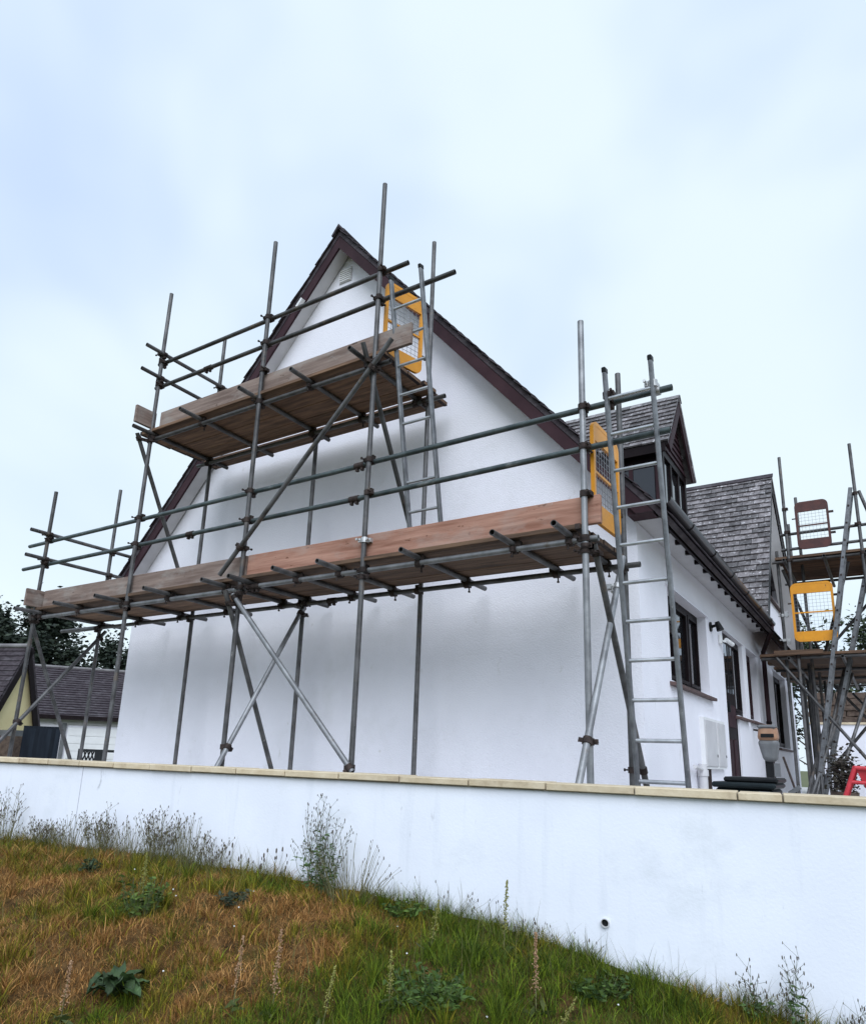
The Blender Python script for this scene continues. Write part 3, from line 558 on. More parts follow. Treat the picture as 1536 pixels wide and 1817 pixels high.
# safety gates
def gate(label, p, q, z0, z1, m_frame='yellow', group='yellow scaffold safety gates', parent_pts=None, panel=None):
    p, q = V((p[0], p[1], 0)), V((q[0], q[1], 0)); t_ = thing('safety_gate', label, 'gate', ((p.x+q.x)/2, (p.y+q.y)/2, z0), group)
    w = (q-p).length; a = (q-p)/w; nv = V((-a.y, a.x, 0)); h = z1-z0; rc = .085; tk = .030; fl = .034
    P = lambda s, z, o=0: p+a*s+V((0, 0, z0+z))+nv*o
    def rr(inset, r_):
        pts = []
        for cx, cz, a0 in ((w-inset-r_, h-inset-r_, 0), (inset+r_, h-inset-r_, 90), (inset+r_, inset+r_, 180), (w-inset-r_, inset+r_, 270)):
            for k in range(7): th = math.radians(a0+15*k); pts.append((cx+r_*math.cos(th), cz+r_*math.sin(th)))
        return pts
    o_, i_ = rr(0, rc), rr(fl, rc-fl+.004); n = len(o_); m = MB()
    vs = [P(s, z, -tk/2) for s, z in o_]+[P(s, z, -tk/2) for s, z in i_]+[P(s, z, tk/2) for s, z in o_]+[P(s, z, tk/2) for s, z in i_]; fs = []
    for k in range(n):
        j = (k+1) % n; fs += [(k, j, n+j, n+k), (2*n+j, 2*n+k, 3*n+k, 3*n+j), (j, k, 2*n+k, 2*n+j), (n+k, n+j, 3*n+j, 3*n+k)]
    m.add(vs, fs); m.build('frame', m_frame, t_)
    pf = panel or m_frame
    for (za, zb) in ((fl-.012, .155), (h-.165, h-fl+.012)):
        c = P(w/2, (za+zb)/2); MB().obox(c, a*(w/2-fl+.006), nv*.0135, V((0, 0, (zb-za)/2))).build('kick_panel', pf, t_)
    MB().obox(P(w/2, h*.49), a*(w/2-fl+.006), nv*.010, V((0, 0, .010))).build('middle_bar', m_frame, t_)
    g = MB(); nn = int((w-2*fl)/.05)
    for k in range(1, nn): s = fl+(w-2*fl)*k/nn; g.tube(P(s, .15), P(s, h-.16), .0022, 4, cap=False)
    mm = int((h-.31)/.05)
    for k in range(1, mm): z = .15+(h-.31)*k/mm; g.tube(P(fl, z, .004), P(w-fl, z, .004), .0022, 4, cap=False)
    tag(g.build('mesh_infill', 'wire', t_), kind='stuff')
    for z in (.22, h-.22): MB().obox(P(w+.03, z), a*.035, nv*.012, V((0, 0, .016))).build('hinge', 'rust', t_)
    MB().tube(P(-.05, h*.66), P(.02, h*.66), .010, 8).build('latch', 'rust', t_)
    return t_
gate('yellow mesh safety gate at the right end of the upper deck', (-3.82, 4.83), (-3.70, 5.32), 3.79, 4.655)
gate('yellow mesh safety gate beside the tall ladder at the house corner', (-1.715, 4.81), (-1.70, 5.37), 1.755, 2.585)

# ------------------------------------------------------------------ far scaffold by the wing
fs_ = thing('wing_scaffold', 'dark tube scaffold with two decks beyond the side door', 'scaffold', (0, 13.5, TZ))
FY = [12.0, 13.6, 15.0, 16.4]
for (x, y, zt) in ((-1.10, 12.0, 4.96), (-1.28, 12.15, 3.41), (-.10, 12.0, 4.98), (-.96, 12.5, 4.40), (1.25, 12.0, 4.9), (-1.20, 13.6, 4.3), (-.10, 13.6, 3.6), (1.25, 13.6, 4.3), (-1.26, 15.0, 1.9), (.0, 15.0, 1.9), (-1.26, 16.4, 1.9), (.0, 16.4, 1.9), (1.25, 16.4, 1.9), (-1.05, 13.0, 1.75), (-1.0, 14.3, 1.75), (-1.02, 15.7, 1.75)):
    pole('standard', (x, y, TZ), (x, y, zt), fs_)
for y in FY: pole('ledger', (-1.62, y+.05, 1.66), (2.2, y+.05, 1.66), fs_)
for y in (12.0, 13.6): pole('ledger', (-1.35, y+.05, 3.20), (2.2, y+.05, 3.20), fs_)
for (x, z) in ((-1.2, 1.61), (-.5, 1.61), (.1, 1.61), (.9, 1.61)): pole('transom', (x, 11.7, z), (x, 16.6, z), fs_)
for (x, z) in ((-1.15, 3.15), (-.6, 3.15), (-.05, 3.15), (1.2, 3.15)): pole('transom', (x, 11.75, z), (x, 13.9, z), fs_)
for z in (3.64, 3.39): pole('guard_rail', (-1.2, 12.05, z), (2.2, 12.05, z+.03), fs_)
for (a, b) in (((-1.40, 11.95, 1.66), (.15, 11.95, -.60+.06)), ((-.85, 14.9, 1.55), (.75, 14.9, TZ)), ((-.6, 16.35, 1.5), (.95, 16.35, TZ)), ((1.2, 11.95, 1.6), (-.35, 11.95, TZ)), ((-1.3, 13.55, -.45), (.4, 13.55, 1.6)), ((-.3, 12.1, 3.1), (-.9, 13.5, 1.7)), ((.2, 13.6, 3.1), (-.95, 13.6, 1.8)), ((-.05, 12.05, 4.2), (.55, 12.05, 1.7)), ((-1.22, 12.2, 3.1), (-.85, 13.5, 1.75))): pole('brace', a, b, fs_)
y = 12.0
while y < 16.3:
    b = MB().box(-1.62+random.uniform(-.06, .06), 2.2, y, y+.225, 1.69, 1.728).build('scaffold_board', 'board_deck', fs_); y += .232
for k in range(7):
    MB().box(-1.28+random.uniform(-.04, .04), 2.2, 12.0+.232*k, 12.225+.232*k, 3.23, 3.268).build('scaffold_board', 'board_deck', fs_)
MB().box(-1.42, -.75, 11.9, 11.94, 1.69, 1.76).build('toe_board', 'board_deck', fs_)
for (x, z) in ((-1.10, 4.05), (-1.10, 3.66), (-1.10, 3.2), (-1.10, 1.66), (-.10, 3.66), (-.10, 3.2), (-.10, 4.15), (-.10, 1.66)): coupler((x, 12.0, z), Z_, (x, 12.05, z), X_, fs_)
for (x, z) in ((-1.28, 2.35), (-1.28, 1.95)): coupler((x, 12.15, z), Z_, (x+.06, 12.15, z), Y_, fs_, 'galv_clamp')
# far ladders, seen nearly edge-on
def ladder2(label, p0, p1, y, w):
    t = thing('ladder', label, 'ladder', (p0[0], y+w/2, p0[1]), 'ladders on the far scaffold'); a, b = V((p0[0], 0, p0[1])), V((p1[0], 0, p1[1])); d = (b-a).normalized(); nv = Y_.cross(d)
    for yy in (y, y+w): MB().obox((a+b)/2+V((0, yy, 0)), Y_*.014, nv*.028, d*((b-a).length/2)).build('stile', 'alu_dull', t, bevel=.006)
    s = .2
    while s < (b-a).length-.1:
        p = a+d*s; MB().tube(p+V((0, y-.022, 0)), p+V((0, y+w+.022, 0)), .015, 8).build('rung', 'rust', t); s += .27
ladder2('speckled ladder leaning up to the top of the far scaffold', (-1.04, TZ), (-.15, 4.18), 11.78, .32)
ladder2('shorter ladder behind the speckled one on the far scaffold', (-1.02, TZ), (-.12, 2.9), 12.45, .32)
gate('yellow mesh safety gate on the lower deck of the far scaffold', (-1.11, 11.86), (-.535, 11.86), 1.87, 2.78)
gate('rust-red mesh safety gate on the upper deck of the far scaffold', (-.95, 11.97), (-.48, 11.97), 3.345, 4.125, 'gate_rust')

# ------------------------------------------------------------------ things on the terrace
bn = thing('storage_bin', 'low black storage bin with double lid beside the side wall', 'bin', (-1.0, 6.4, TZ))
MB().hexa([(-1.20, 6.2, TZ), (-.86, 6.2, TZ), (-.86, 6.62, TZ), (-1.20, 6.62, TZ), (-1.25, 6.15, -.16), (-.82, 6.15, -.16), (-.82, 6.67, -.16), (-1.25, 6.67, -.16)]).build('body', 'bin_green', bn, bevel=.02)
MB().box(-1.27, -.80, 6.12, 6.70, -.158, -.115).build('lid', 'bin_green', bn, bevel=.015); MB().box(-1.19, -.79, 6.2, 6.70, -.114, -.075).build('lid_rim', 'black_plastic', bn, bevel=.012)
MB().tube((-.84, 6.10, -.19), (-.92, 6.10, -.19), .016).build('handle', 'casing_grey', bn)
ca = thing('casing_on_post', 'rounded grey casing with orange-brown top on a black post', 'casing', (-1.07, 8.0, TZ))
def rbox(c, hx, hy, hz, rr):
    m = MB(); m.box(c[0]-hx, c[0]+hx, c[1]-hy, c[1]+hy, c[2]-hz, c[2]+hz); return m
o = MB().hexa([(-1.13, 7.93, .06), (-1.01, 7.93, .06), (-1.01, 8.07, .06), (-1.13, 8.07, .06), (-1.175, 7.9, .28), (-.975, 7.9, .28), (-.975, 8.1, .28), (-1.175, 8.1, .28)]).build('lower_casing', 'casing_grey', ca, bevel=.045)
o.modifiers['bevel'].segments = 4
o = MB().hexa([(-1.175, 7.895, .262), (-.975, 7.895, .262), (-.975, 8.1, .262), (-1.175, 8.1, .262), (-1.155, 7.92, .43), (-.99, 7.92, .43), (-.99, 8.08, .43), (-1.155, 8.08, .43)]).build('top_cover', 'casing_orange', ca, bevel=.05); o.modifiers['bevel'].segments = 4
MB().box(-1.165, -.985, 7.90, 8.09, .385, .425).build('cap', 'casing_grey', ca, bevel=.02); MB().box(-1.13, -1.01, 7.885, 7.9, .30, .335).build('slot', 'black_plastic', ca)
MB().box(-1.12, -1.05, 7.97, 8.03, TZ, .08).build('post', 'black_plastic', ca); MB().box(-1.04, -.99, 7.96, 8.02, -.08, .05).build('side_box', 'casing_grey', ca)
sp_ = thing('long_brush', 'thin pole with a short head propped beside the grey casing', 'brush', (-.95, 8.3, TZ)); MB().tube((-.99, 8.3, .12), (-.90, 8.25, -.2), .011).build('handle', 'rust', sp_); MB().obox((-.905, 8.25, -.21), (.05, 0, .035), (0, .03, 0), (-.012, 0, .018)).build('head', 'casing_grey', sp_)
MB().tube((-.90, 8.25, -.2), (-.86, 8.22, TZ), .011).build('lower_handle', 'rust', sp_)
tp = thing('wall_bracket', 'small bent metal bracket on the wall beside the downpipe', 'bracket', (XR, 11.3, .4)); MB().tube((XR, 11.62, .55), (XR+.16, 11.5, .52), .014).build('arm', 'rust', tp); MB().tube((XR+.16, 11.5, .53), (XR+.19, 11.5, .25), .012).build('drop', 'rust', tp)
bw = thing('wheelbarrow', 'red tubular wheelbarrow parked on the terrace at the far right', 'wheelbarrow', (-.15, 8.0, TZ))
for yy in (7.85, 8.25): MB().tube((-.47, yy, TZ+.24), (-.34, yy, .03), .02).build('leg', 'red_paint', bw); MB().tube((-.34, yy, .03), (.45, yy, .0), .02).build('side_rail', 'red_paint', bw); MB().tube((-.47, yy, TZ+.26), (.4, yy, TZ+.30), .02).build('lower_rail', 'red_paint', bw)
MB().tube((-.34, 7.85, .03), (-.34, 8.25, .03), .02).build('cross_bar', 'red_paint', bw); MB().tube((-.40, 7.85, -.1), (.3, 7.85, -.12), .018).build('middle_rail', 'red_paint', bw)
MB().hexa([(-.25, 7.9, -.2), (.3, 7.9, -.2), (.3, 8.2, -.2), (-.25, 8.2, -.2), (-.33, 7.87, .01), (.4, 7.87, .01), (.4, 8.23, .01), (-.33, 8.23, .01)]).build('tray', 'red_paint', bw)
MB().tube((.45, 8.02, TZ+.17), (.45, 8.10, TZ+.17), .17, 20).build('wheel', 'black_plastic', bw); MB().tube((-.47, 7.85, TZ+.25), (-.47, 7.85, TZ), .02).build('stand', 'red_paint', bw)
# loose tubes leaning together
lt = thing('loose_tubes', 'bundle of loose scaffold tubes leaning under the far scaffold', 'tubes', (-1.0, 11.5, TZ))
for (a, b) in (((-1.05, 11.5, TZ), (-.55, 12.9, 1.55)), ((-1.12, 11.4, TZ), (-.45, 13.0, 1.5)), ((-.92, 11.5, TZ), (-1.0, 12.9, 1.6)), ((-1.17, 11.6, TZ), (-.75, 13.0, 1.2)), ((-.86, 11.45, TZ), (-.2, 12.6, 1.3))): pole('tube', a, b, lt)
gw = thing('garden_wall', 'low white garden wall behind the far scaffold', 'wall', (1, 19, TZ)); MB().box(-1.7, 7, 19, 19.25, TZ, 1.03).build('wall_panel', 'render', gw); MB().box(-1.72, 7.02, 18.97, 19.28, 1.032, 1.08).build('coping', 'coping', gw)
sw = thing('stone_bank', 'rough brown stone wall above the white garden wall', 'wall', (1, 20, 1)); m_ = MB()
stone_meshes = []
for k in range(4):
    b_ = MB(); j = lambda: random.uniform(-.02, .02); b_.hexa([(-.2+j(), -.12, -.07+j()), (.2+j(), -.12, -.07+j()), (.2+j(), .12, -.07+j()), (-.2+j(), .12, -.07+j()), (-.19+j(), -.1, .07+j()), (.19+j(), -.1, .07+j()), (.19+j(), .1, .07+j()), (-.19+j(), .1, .07+j())]); stone_meshes.append(b_.mesh('stone', 'brick_wall', False)[0])
MB().box(-1.7, 6, 19.75, 20.2, TZ, 1.75).build('core', 'mortar', sw)
for row in range(6):
    x = -1.5+.2*(row % 2)
    while x < 2.5: place('stone', random.choice(stone_meshes), (x, 19.72, 1.05+.14*row), sw, Euler((0, random.uniform(-.06, .06), random.uniform(-.1, .1))).to_matrix()); x += .41

# ------------------------------------------------------------------ vegetation helpers
def leafcloud(name, pts, size, cols, parent, up=.35, aspect=.5, m='leaf'):
    """one diamond leaf clump (2 tris) per point"""
    n = len(pts); d = rng.normal(size=(n, 3)); d[:, 2] = d[:, 2]*up; d /= np.linalg.norm(d, axis=1)[:, None]; e = rng.normal(size=(n, 3)); e -= (e*d).sum(1)[:, None]*d; e /= np.linalg.norm(e, axis=1)[:, None]
    s = size*rng.uniform(.6, 1.4, n)[:, None]; nn = np.cross(d, e)
    vs = np.stack([pts-d*s, pts+e*s*aspect+nn*s*.12, pts+d*s, pts-e*s*aspect+nn*s*.12], 1).reshape(-1, 3)
    c0 = vs.mean(0); me = bpy.data.meshes.new(name); me.vertices.add(4*n); me.vertices.foreach_set('co', (vs-c0).ravel()); me.loops.add(4*n); me.loops.foreach_set('vertex_index', np.arange(4*n)); me.polygons.add(n)
    me.polygons.foreach_set('loop_start', np.arange(n)*4); me.polygons.foreach_set('loop_total', np.full(n, 4)); me.update(calc_edges=True)
    a = me.attributes.new('col', 'FLOAT_COLOR', 'POINT'); a.data.foreach_set('color', np.concatenate([np.repeat(cols, 4, 0), np.ones((4*n, 1))], 1).ravel()); me.materials.append(MATS[m])
    o = bpy.data.objects.new(name, me); COL.objects.link(o); WL[o] = V(c0); o.location = V(c0)-WL[parent]; o.parent = parent; return o
def tree(label, base, h, rx, rz_, n, leaf, c1, c2, group, seed):
    global rng
    rs = np.random.default_rng(seed); t = thing('tree', label, 'tree', base, group); b = V(base); m = MB()
    m.tube(b, b+V((0, 0, h*.85)), .03*h*.5, 8, r1=.02); cen = []
    for k in range(26):
        th = rs.uniform(0, 6.28); fz = rs.uniform(.32, 1.0); rr = rx*(1-.75*max(0, (fz-.5)/.5)**1.5)*rs.uniform(.35, 1.0); c = b+V((rr*math.cos(th), rr*math.sin(th), h*fz)); cen.append(c)
        m.tube(b+V((0, 0, h*fz*.7)), c, .012*h*.5, 5, r1=.01)
    m.build('trunk', 'bark', t)
    C = np.array(cen); i = rs.integers(0, len(C), n); p = C[i]+rs.normal(size=(n, 3))*np.array([rx*.17, rx*.17, h*.055])
    f_ = rs.random(n)[:, None]; leafcloud('crown', p, leaf, np.array(c1)*(1-f_)+np.array(c2)*f_, t); return t
DG1, DG2 = (.010, .017, .013), (.038, .052, .034)
tree('dark bushy tree behind the cream house, at the left edge', (-44, 19.5, -1.9), 9.8, 2.6, 3, 17000, .16, DG1, DG2, 'trees behind the neighbouring houses', 1)
tree('dark tree rising between the cream house roof and the white cottage roof', (-42, 22.5, -1.9), 9.6, 2.5, 3, 17000, .16, DG1, DG2, 'trees behind the neighbouring houses', 2)
tree('thin tree showing just left of the white gable corner', (-38.5, 24.8, -1.9), 7.9, 1.9, 3, 8000, .13, DG1, DG2, 'trees behind the neighbouring houses', 3)
tree('round dark tree seen through the lower yellow gate', (-2.5, 31, -1.9), 7.0, 1.4, 3, 5000, .10, DG1, (.06, .08, .035), 'trees beyond the far scaffold', 4)
tree('sparse tree at the right edge above the lower deck', (-.3, 31, -1.9), 7.3, 1.7, 3, 3600, .10, DG1, (.06, .08, .035), 'trees beyond the far scaffold', 5)
cp = thing('potted_conifer', 'small dark conifer in a pot beside the red wheelbarrow', 'plant', (-.62, 11.0, TZ)); MB().tube((-.62, 11, TZ), (-.62, 11, TZ+.28), .13, 16, r1=.17).build('pot', 'brick_wall', cp)
MB().tube((-.62, 11, TZ+.2), (-.62, 11, .15), .02, 6).build('stem', 'bark', cp)
p = rng.normal(size=(900, 3))*np.array([.085, .085, .14])+np.array([-.62, 11, -.05]); f_ = rng.random(900)[:, None]; leafcloud('foliage', p, .03, np.array((.03, .02, .018))*(1-f_)+np.array((.05, .045, .03))*f_, cp)

# ------------------------------------------------------------------ neighbours on the left
nb = thing('cream_house', 'cream rendered gable house with slate roof at the left edge', 'house', (-19, 9.2, -1.9))
A_ = V((-1.955*9.6, 9.6, .252*9.6)); gd = V((.35, -.94, 0)).normalized()          # apex; along the gable towards the viewer
rd = V((-.94, -.35, 0)).normalized()                                                # ridge direction, away to the left
def onplane(rx_, rzz):   # point of the gable plane in direction (rx,1,rz)
    n_ = gd.cross(V((0, 0, 1))); d_ = V((rx_, 1, rzz)); return d_*(A_.dot(n_)/d_.dot(n_))
E1 = onplane(-2.06, .122); E0 = A_+(E1-A_)*1.9; E2 = onplane(-1.853, .04); 
MB().add([A_, E0, V((E0.x, E0.y, -1.9)), V((E2.x, E2.y, -1.9)), E2], [(0, 1, 2, 3, 4)]).build('wall', 'cream', nb)
slp = (E0-A_); nn_ = rd.cross(slp).normalized(); nn_ = nn_ if nn_.z > 0 else -nn_
out = -rd*.12
m_ = MB(); m_.prism([A_+out, E0+out, E0+rd*7, A_+rd*7], tuple(nn_*.05)); rfo = m_.build('roof', 'slate_far', nb)
k = 0; q = .0; Ls = slp.length; sdir = slp.normalized()
while q < Ls*.98:
    m_ = MB(); m_.prism([A_+out+sdir*q+nn_*.052, A_+out+sdir*(q+.155)+nn_*.075, A_+rd*7+sdir*(q+.155)+nn_*.075, A_+rd*7+sdir*q+nn_*.052], tuple(nn_*.012)); m_.build('slate_course', 'slate_far', rfo); q += .15
s2_ = (E2-A_); n2_ = s2_.cross(rd).normalized(); n2_ = n2_ if n2_.dot(E2-E0) > 0 else -n2_
MB().prism([A_+out, E2+out, E2+rd*7, A_+rd*7], tuple(n2_*.06)).build('rear_roof', 'slate_far', nb)
for (a, b, nv) in ((A_, E0, nn_), (A_, E2, n2_)): MB().prism([a+out, b+out, b+out-nv*.16, a+out-nv*.16], tuple(-out*.3)).build('bargeboard', 'dark_brown', nb)
MB().tube(A_+out+nn_*.08, A_+rd*7+nn_*.08, .06, 8).build('ridge_tile', 'rendered_stone', nb)
# white cottage
wc = thing('white_cottage', 'white cottage with long slate roof and garage door, left of the gable', 'house', (-26, 16, -1.9))
RA, RB = V((-1.93*14.9, 14.9, 3.0)), V((-1.46*18.2, 18.2, 3.0)); ru = (RB-RA).normalized(); rn = V((ru.y, -ru.x, 0)); rn = rn if rn.x > 0 else -rn
RN = 3.3; EZ = 1.02; sdir = (rn*RN+V((0, 0, EZ-3.0))); Ls = sdir.length; sdir.normalize(); nv = ru.cross(sdir).normalized(); nv = nv if nv.z > 0 else -nv
A0 = RA-ru*.2; B0 = RB+ru*6
m_ = MB(); m_.prism([A0, B0, B0+sdir*(Ls+.2), A0+sdir*(Ls+.2)], tuple(-nv*.06)); rfo = m_.build('roof', 'slate_far', wc); q = 0.
while q < Ls+.1:
    m_ = MB(); m_.prism([A0+sdir*q+nv*.002, A0+sdir*(q+.195)+nv*.03, B0+sdir*(q+.195)+nv*.03, B0+sdir*q+nv*.002], tuple(nv*.014)); m_.build('slate_course', 'slate_far', rfo); q += .19
MB().tube(A0+nv*.04, B0+nv*.04, .06, 8).build('ridge_tile', 'rendered_stone', wc)
F = lambda s, d_, z: RA+ru*s+rn*(RN-.15-d_)+V((0, 0, z-3.0))
MB().prism([F(0, 0, -1.9), F(9, 0, -1.9), F(9, 0, EZ), F(0, 0, EZ)], tuple(-rn*.2)).build('front_wall', 'render', wc)
MB().prism([F(0, 0, -1.9), F(0, 6.4, -1.9), F(0, 6.4, EZ), RA+V((0, 0, -.12)), F(0, 0, EZ)], tuple(ru*.1)).build('end_wall', 'render', wc)
MB().prism([A0+nv*-.02, A0+sdir*(Ls+.2)-nv*.02, A0+sdir*(Ls+.2)-nv*.2, A0-nv*.2], tuple(ru*.04)).build('bargeboard', 'dark_brown', wc)
MB().prism([F(-.2, -.22, EZ-.12), F(9, -.22, EZ-.12), F(9, -.22, EZ+.0), F(-.2, -.22, EZ+.0)], tuple(rn*.1)).build('gutter', 'dark_brown', wc)
gdr = MB().prism([F(1.9, -.02, -1.85), F(4.5, -.02, -1.85), F(4.5, -.02, .62), F(1.9, -.02, .62)], tuple(rn*.03)).build('garage_door', 'white_paint', wc)
for k in range(9): MB().prism([F(1.95, -.052, -1.8+.265*k), F(4.45, -.052, -1.8+.265*k), F(4.45, -.052, -1.57+.265*k), F(1.95, -.052, -1.57+.265*k)], tuple(rn*.012)).build('door_slat', 'white_paint', gdr)
for s in (1.7, 4.6): MB().prism([F(s, -.02, -1.85), F(s+.14, -.02, -1.85), F(s+.14, -.02, .75), F(s, -.02, .75)], tuple(rn*.05)).build('door_post', 'casing_grey', wc)
MB().tube(F(.75, -.1, -1.9), F(.75, -.1, EZ-.1), .05, 10).build('downpipe', 'dark_brown', wc)
MB().prism([F(1.4, -.02, .72), F(5, -.02, .72), F(5, -.02, .9), F(1.4, -.02, .9)], tuple(rn*.04)).build('lintel', 'offwhite', wc)
# dark fence
df = thing('dark_fence', 'dark blue-grey vertical board fence before the white cottage', 'fence', (-17, 10, -1.9))
P0, P1 = V((-1.905*9.4, 9.4, 0)), V((-1.735*10.0, 10.0, 0)); fd_ = (P1-P0).normalized(); n_ = 9
for k in range(n_):
    a = P0.lerp(P1, k/n_); b = P0.lerp(P1, (k+1)/n_)-fd_*.012; MB().prism([V((a.x, a.y, -1.9)), V((b.x, b.y, -1.9)), V((b.x, b.y, .36)), V((a.x, a.y, .36))], (.02, .03, 0)).build('fence_board', 'fence_dark', df)
MB().prism([P0+V((0, 0, .36)), P1+V((0, 0, .36)), P1+V((0, 0, .42)), P0+V((0, 0, .42))], (-.06, .09, 0)).build('top_rail', 'fence_dark', df)
lw = thing('low_brick_wall', 'low pink-brown wall with grey top at the left edge', 'wall', (-18, 9, -1.9)); q0, q1 = V((-2.25*8.9, 8.9, 0)), V((-1.94*9.2, 9.2, 0))
for nm_, za, zb, mt in (('wall_panel', -1.9, .16, 'brick_wall'), ('coping', .162, .30, 'casing_grey')): MB().prism([q0+V((0, 0, za)), q1+V((0, 0, za)), q1+V((0, 0, zb)), q0+V((0, 0, zb))], (-.05, .2, 0)).build(nm_, mt, lw)
# lattice panel on the terrace edge
lp = thing('lattice_panel', 'black lattice panel between the scaffold poles by the gable corner', 'panel', (-11.3, 7.0, TZ)); 
LA, LB = V((-1.645*7, 7, 0)), V((-1.545*7, 7, 0)); 
for (a, b, z0, z1) in ((LA, LA+V((.05, 0, 0)), TZ, -.1), (LB-V((.22, 0, 0)), LB, TZ, -.1), (LA, LB+V((.8, 0, 0)), -.1, -.06)): MB().prism([a+V((0, 0, z0)), b+V((0, 0, z0)), b+V((0, 0, z1)), a+V((0, 0, z1))], (0, .04, 0)).build('frame', 'black_plastic', lp)
m_ = MB()
for k in range(-5, 6):
    for sg in (1, -1):
        x0 = LA.x+.05+.105*k; x1 = x0+.44*sg*.6
        a, b = V((x0 if sg > 0 else x0+.26, 7.02, TZ)), V((x0+.26 if sg > 0 else x0, 7.02+.005*sg, -.1))
        lo_, hi_ = LA.x+.04, LB.x-.21
        def clip(p, q):
            d_ = q-p; t0, t1 = 0., 1.
            for s_, lim in ((1, hi_), (-1, -lo_)):
                den = s_*d_.x; num = lim-s_*p.x
                if abs(den) < 1e-9: continue
                if den > 0: t1 = min(t1, num/den)
                else: t0 = max(t0, num/den)
            return (p+d_*t0, p+d_*t1) if t1 > t0+.02 else None
        c_ = clip(a, b)
        if c_: m_.tube(c_[0], c_[1], .012, 4)
tag(m_.build('lattice', 'black_plastic', lp), kind='stuff')

# ------------------------------------------------------------------ grass and weeds
def mesh_blades(name, x, y, h, th, ln, w, col, rs, nseg=3, droop=.25):
    n = len(x); z = gh(x, y)-.006; fx_ = np.cos(th)*ln; fy = np.sin(th)*ln; wth = rs.uniform(0, 3.14, n); wx = np.cos(wth)*w; wyv = np.sin(wth)*w; rows = []
    lim = wy(x)+.03
    for k in range(nseg+1):
        t = k/nseg; cx = x+fx_*t**1.8; cy_ = np.minimum(y+fy*t**1.8, lim); cz = z+h*t*(1-droop*t); tw = (1-t)**.7
        if k < nseg: rows += [np.stack([cx-wx*tw, cy_-wyv*tw, cz], 1), np.stack([cx+wx*tw, cy_+wyv*tw, cz], 1)]
        else: rows += [np.stack([cx, cy_, cz], 1)]
    vpb = 2*nseg+1; vs = np.stack(rows, 1).reshape(-1, 3); base = np.arange(n)[:, None]*vpb; tri = []
    for k in range(nseg-1): a = 2*k; tri += [[a, a+1, a+3], [a, a+3, a+2]]
    tri += [[2*nseg-2, 2*nseg-1, 2*nseg]]; tri = np.array(tri); idx = (base[:, :, None]+tri[None]).reshape(-1)
    nt_ = len(idx)//3; me = bpy.data.meshes.new(name); me.vertices.add(len(vs)); me.vertices.foreach_set('co', vs.ravel()); me.loops.add(len(idx)); me.loops.foreach_set('vertex_index', idx.astype(np.int32)); me.polygons.add(nt_)
    me.polygons.foreach_set('loop_start', np.arange(nt_)*3); me.polygons.foreach_set('loop_total', np.full(nt_, 3)); me.update(calc_edges=True)
    cc_ = np.repeat(col, vpb, 0); a = me.attributes.new('col', 'FLOAT_COLOR', 'POINT'); a.data.foreach_set('color', np.concatenate([cc_, np.ones((len(cc_), 1))], 1).astype(np.float32).ravel()); me.materials.append(MATS['grass'])
    o = bpy.data.objects.new(name, me); COL.objects.link(o); return o
STRAW = [(-4.15, 2.41, .42), (-4.78, 3.22, .30), (-3.40, 3.06, .36), (-3.15, 3.48, .26), (-2.57, 3.74, .17), (-1.81, 3.96, .17), (-.93, 4.15, .17), (-3.68, 2.2, .3), (-2.89, 2.81, .28), (-5.6, 2.6, .5), (-2.72, 3.1, .2)]
GREEN = [(-3.95, 2.96, .22), (-3.05, 3.80, .22), (-2.13, 3.30, .45), (-1.78, 3.56, .45), (-1.34, 3.96, .35), (-4.55, 3.66, .3), (-2.48, 3.95, .3), (-3.5, 3.6, .18), (-1.0, 3.4, .8), (-3.3, 2.45, .16), (-2.45, 2.6, .3)]
def greenness(x, y):
    g = .44+.20*fbm(x, y, 2.6, 3)+.24*fbm(x, y, 6.5, 4)+.16*fbm(x, y, 15, 8)+.13*np.clip((x+2.6)/.8, -1, 1)
    for (a, b, r_) in STRAW: g = g-.30*np.exp(-((x-a)**2+(y-b)**2)/r_**2)
    for (a, b, r_) in GREEN: g = g+.24*np.exp(-((x-a)**2+(y-b)**2)/r_**2)
    return g
G1, G2 = np.array((.018, .045, .003)), np.array((.165, .225, .012)); S1, S2 = np.array((.15, .055, .010)), np.array((.55, .30, .10)); O1, O2 = np.array((.055, .056, .004)), np.array((.32, .265, .022))
def mixcol(g, rs):
    g = g[:, None]; t = (rs.random(len(g))**1.25)[:, None]; green = G1*(1-t)+G2*t; straw = S1*(1-t)+S2*t; ol = O1*(1-t)+O2*t
    c = np.where(g > .56, green, np.where(g > .22, ol, straw)); return c*rs.uniform(.45, 1.35, len(g))[:, None]
def scatter(n, rs, x0=-7.8, x1=1.5, d1=2.7, pw=1.15):
    x = rs.uniform(x0, x1, n); d = rs.uniform(0, 1, n)**pw*d1; return x, wy(x)-d+.02, d
rs = np.random.default_rng(31); x, y, d = scatter(200000, rs); n = len(x); cl_ = np.clip(.5+.6*fbm(x, y, 6., 21), .05, 1)
g = greenness(x, y)+rs.normal(0, .12, n); h = (.025+.105*rs.random(n)**1.8)*(.45+.85*cl_)*np.clip(.62+.9*g, .62, 1.15)*(1+.5*np.exp(-(d/.22)**2))
tag(mesh_blades('grass', x, y, h, rs.uniform(0, 6.28, n), h*.7*rs.uniform(.1, 1.5, n), .00155*np.exp(rs.normal(0, .35, n)), mixcol(g, rs), rs), 'rough green and straw grass covering the bank below the wall', 'grass', kind='stuff')
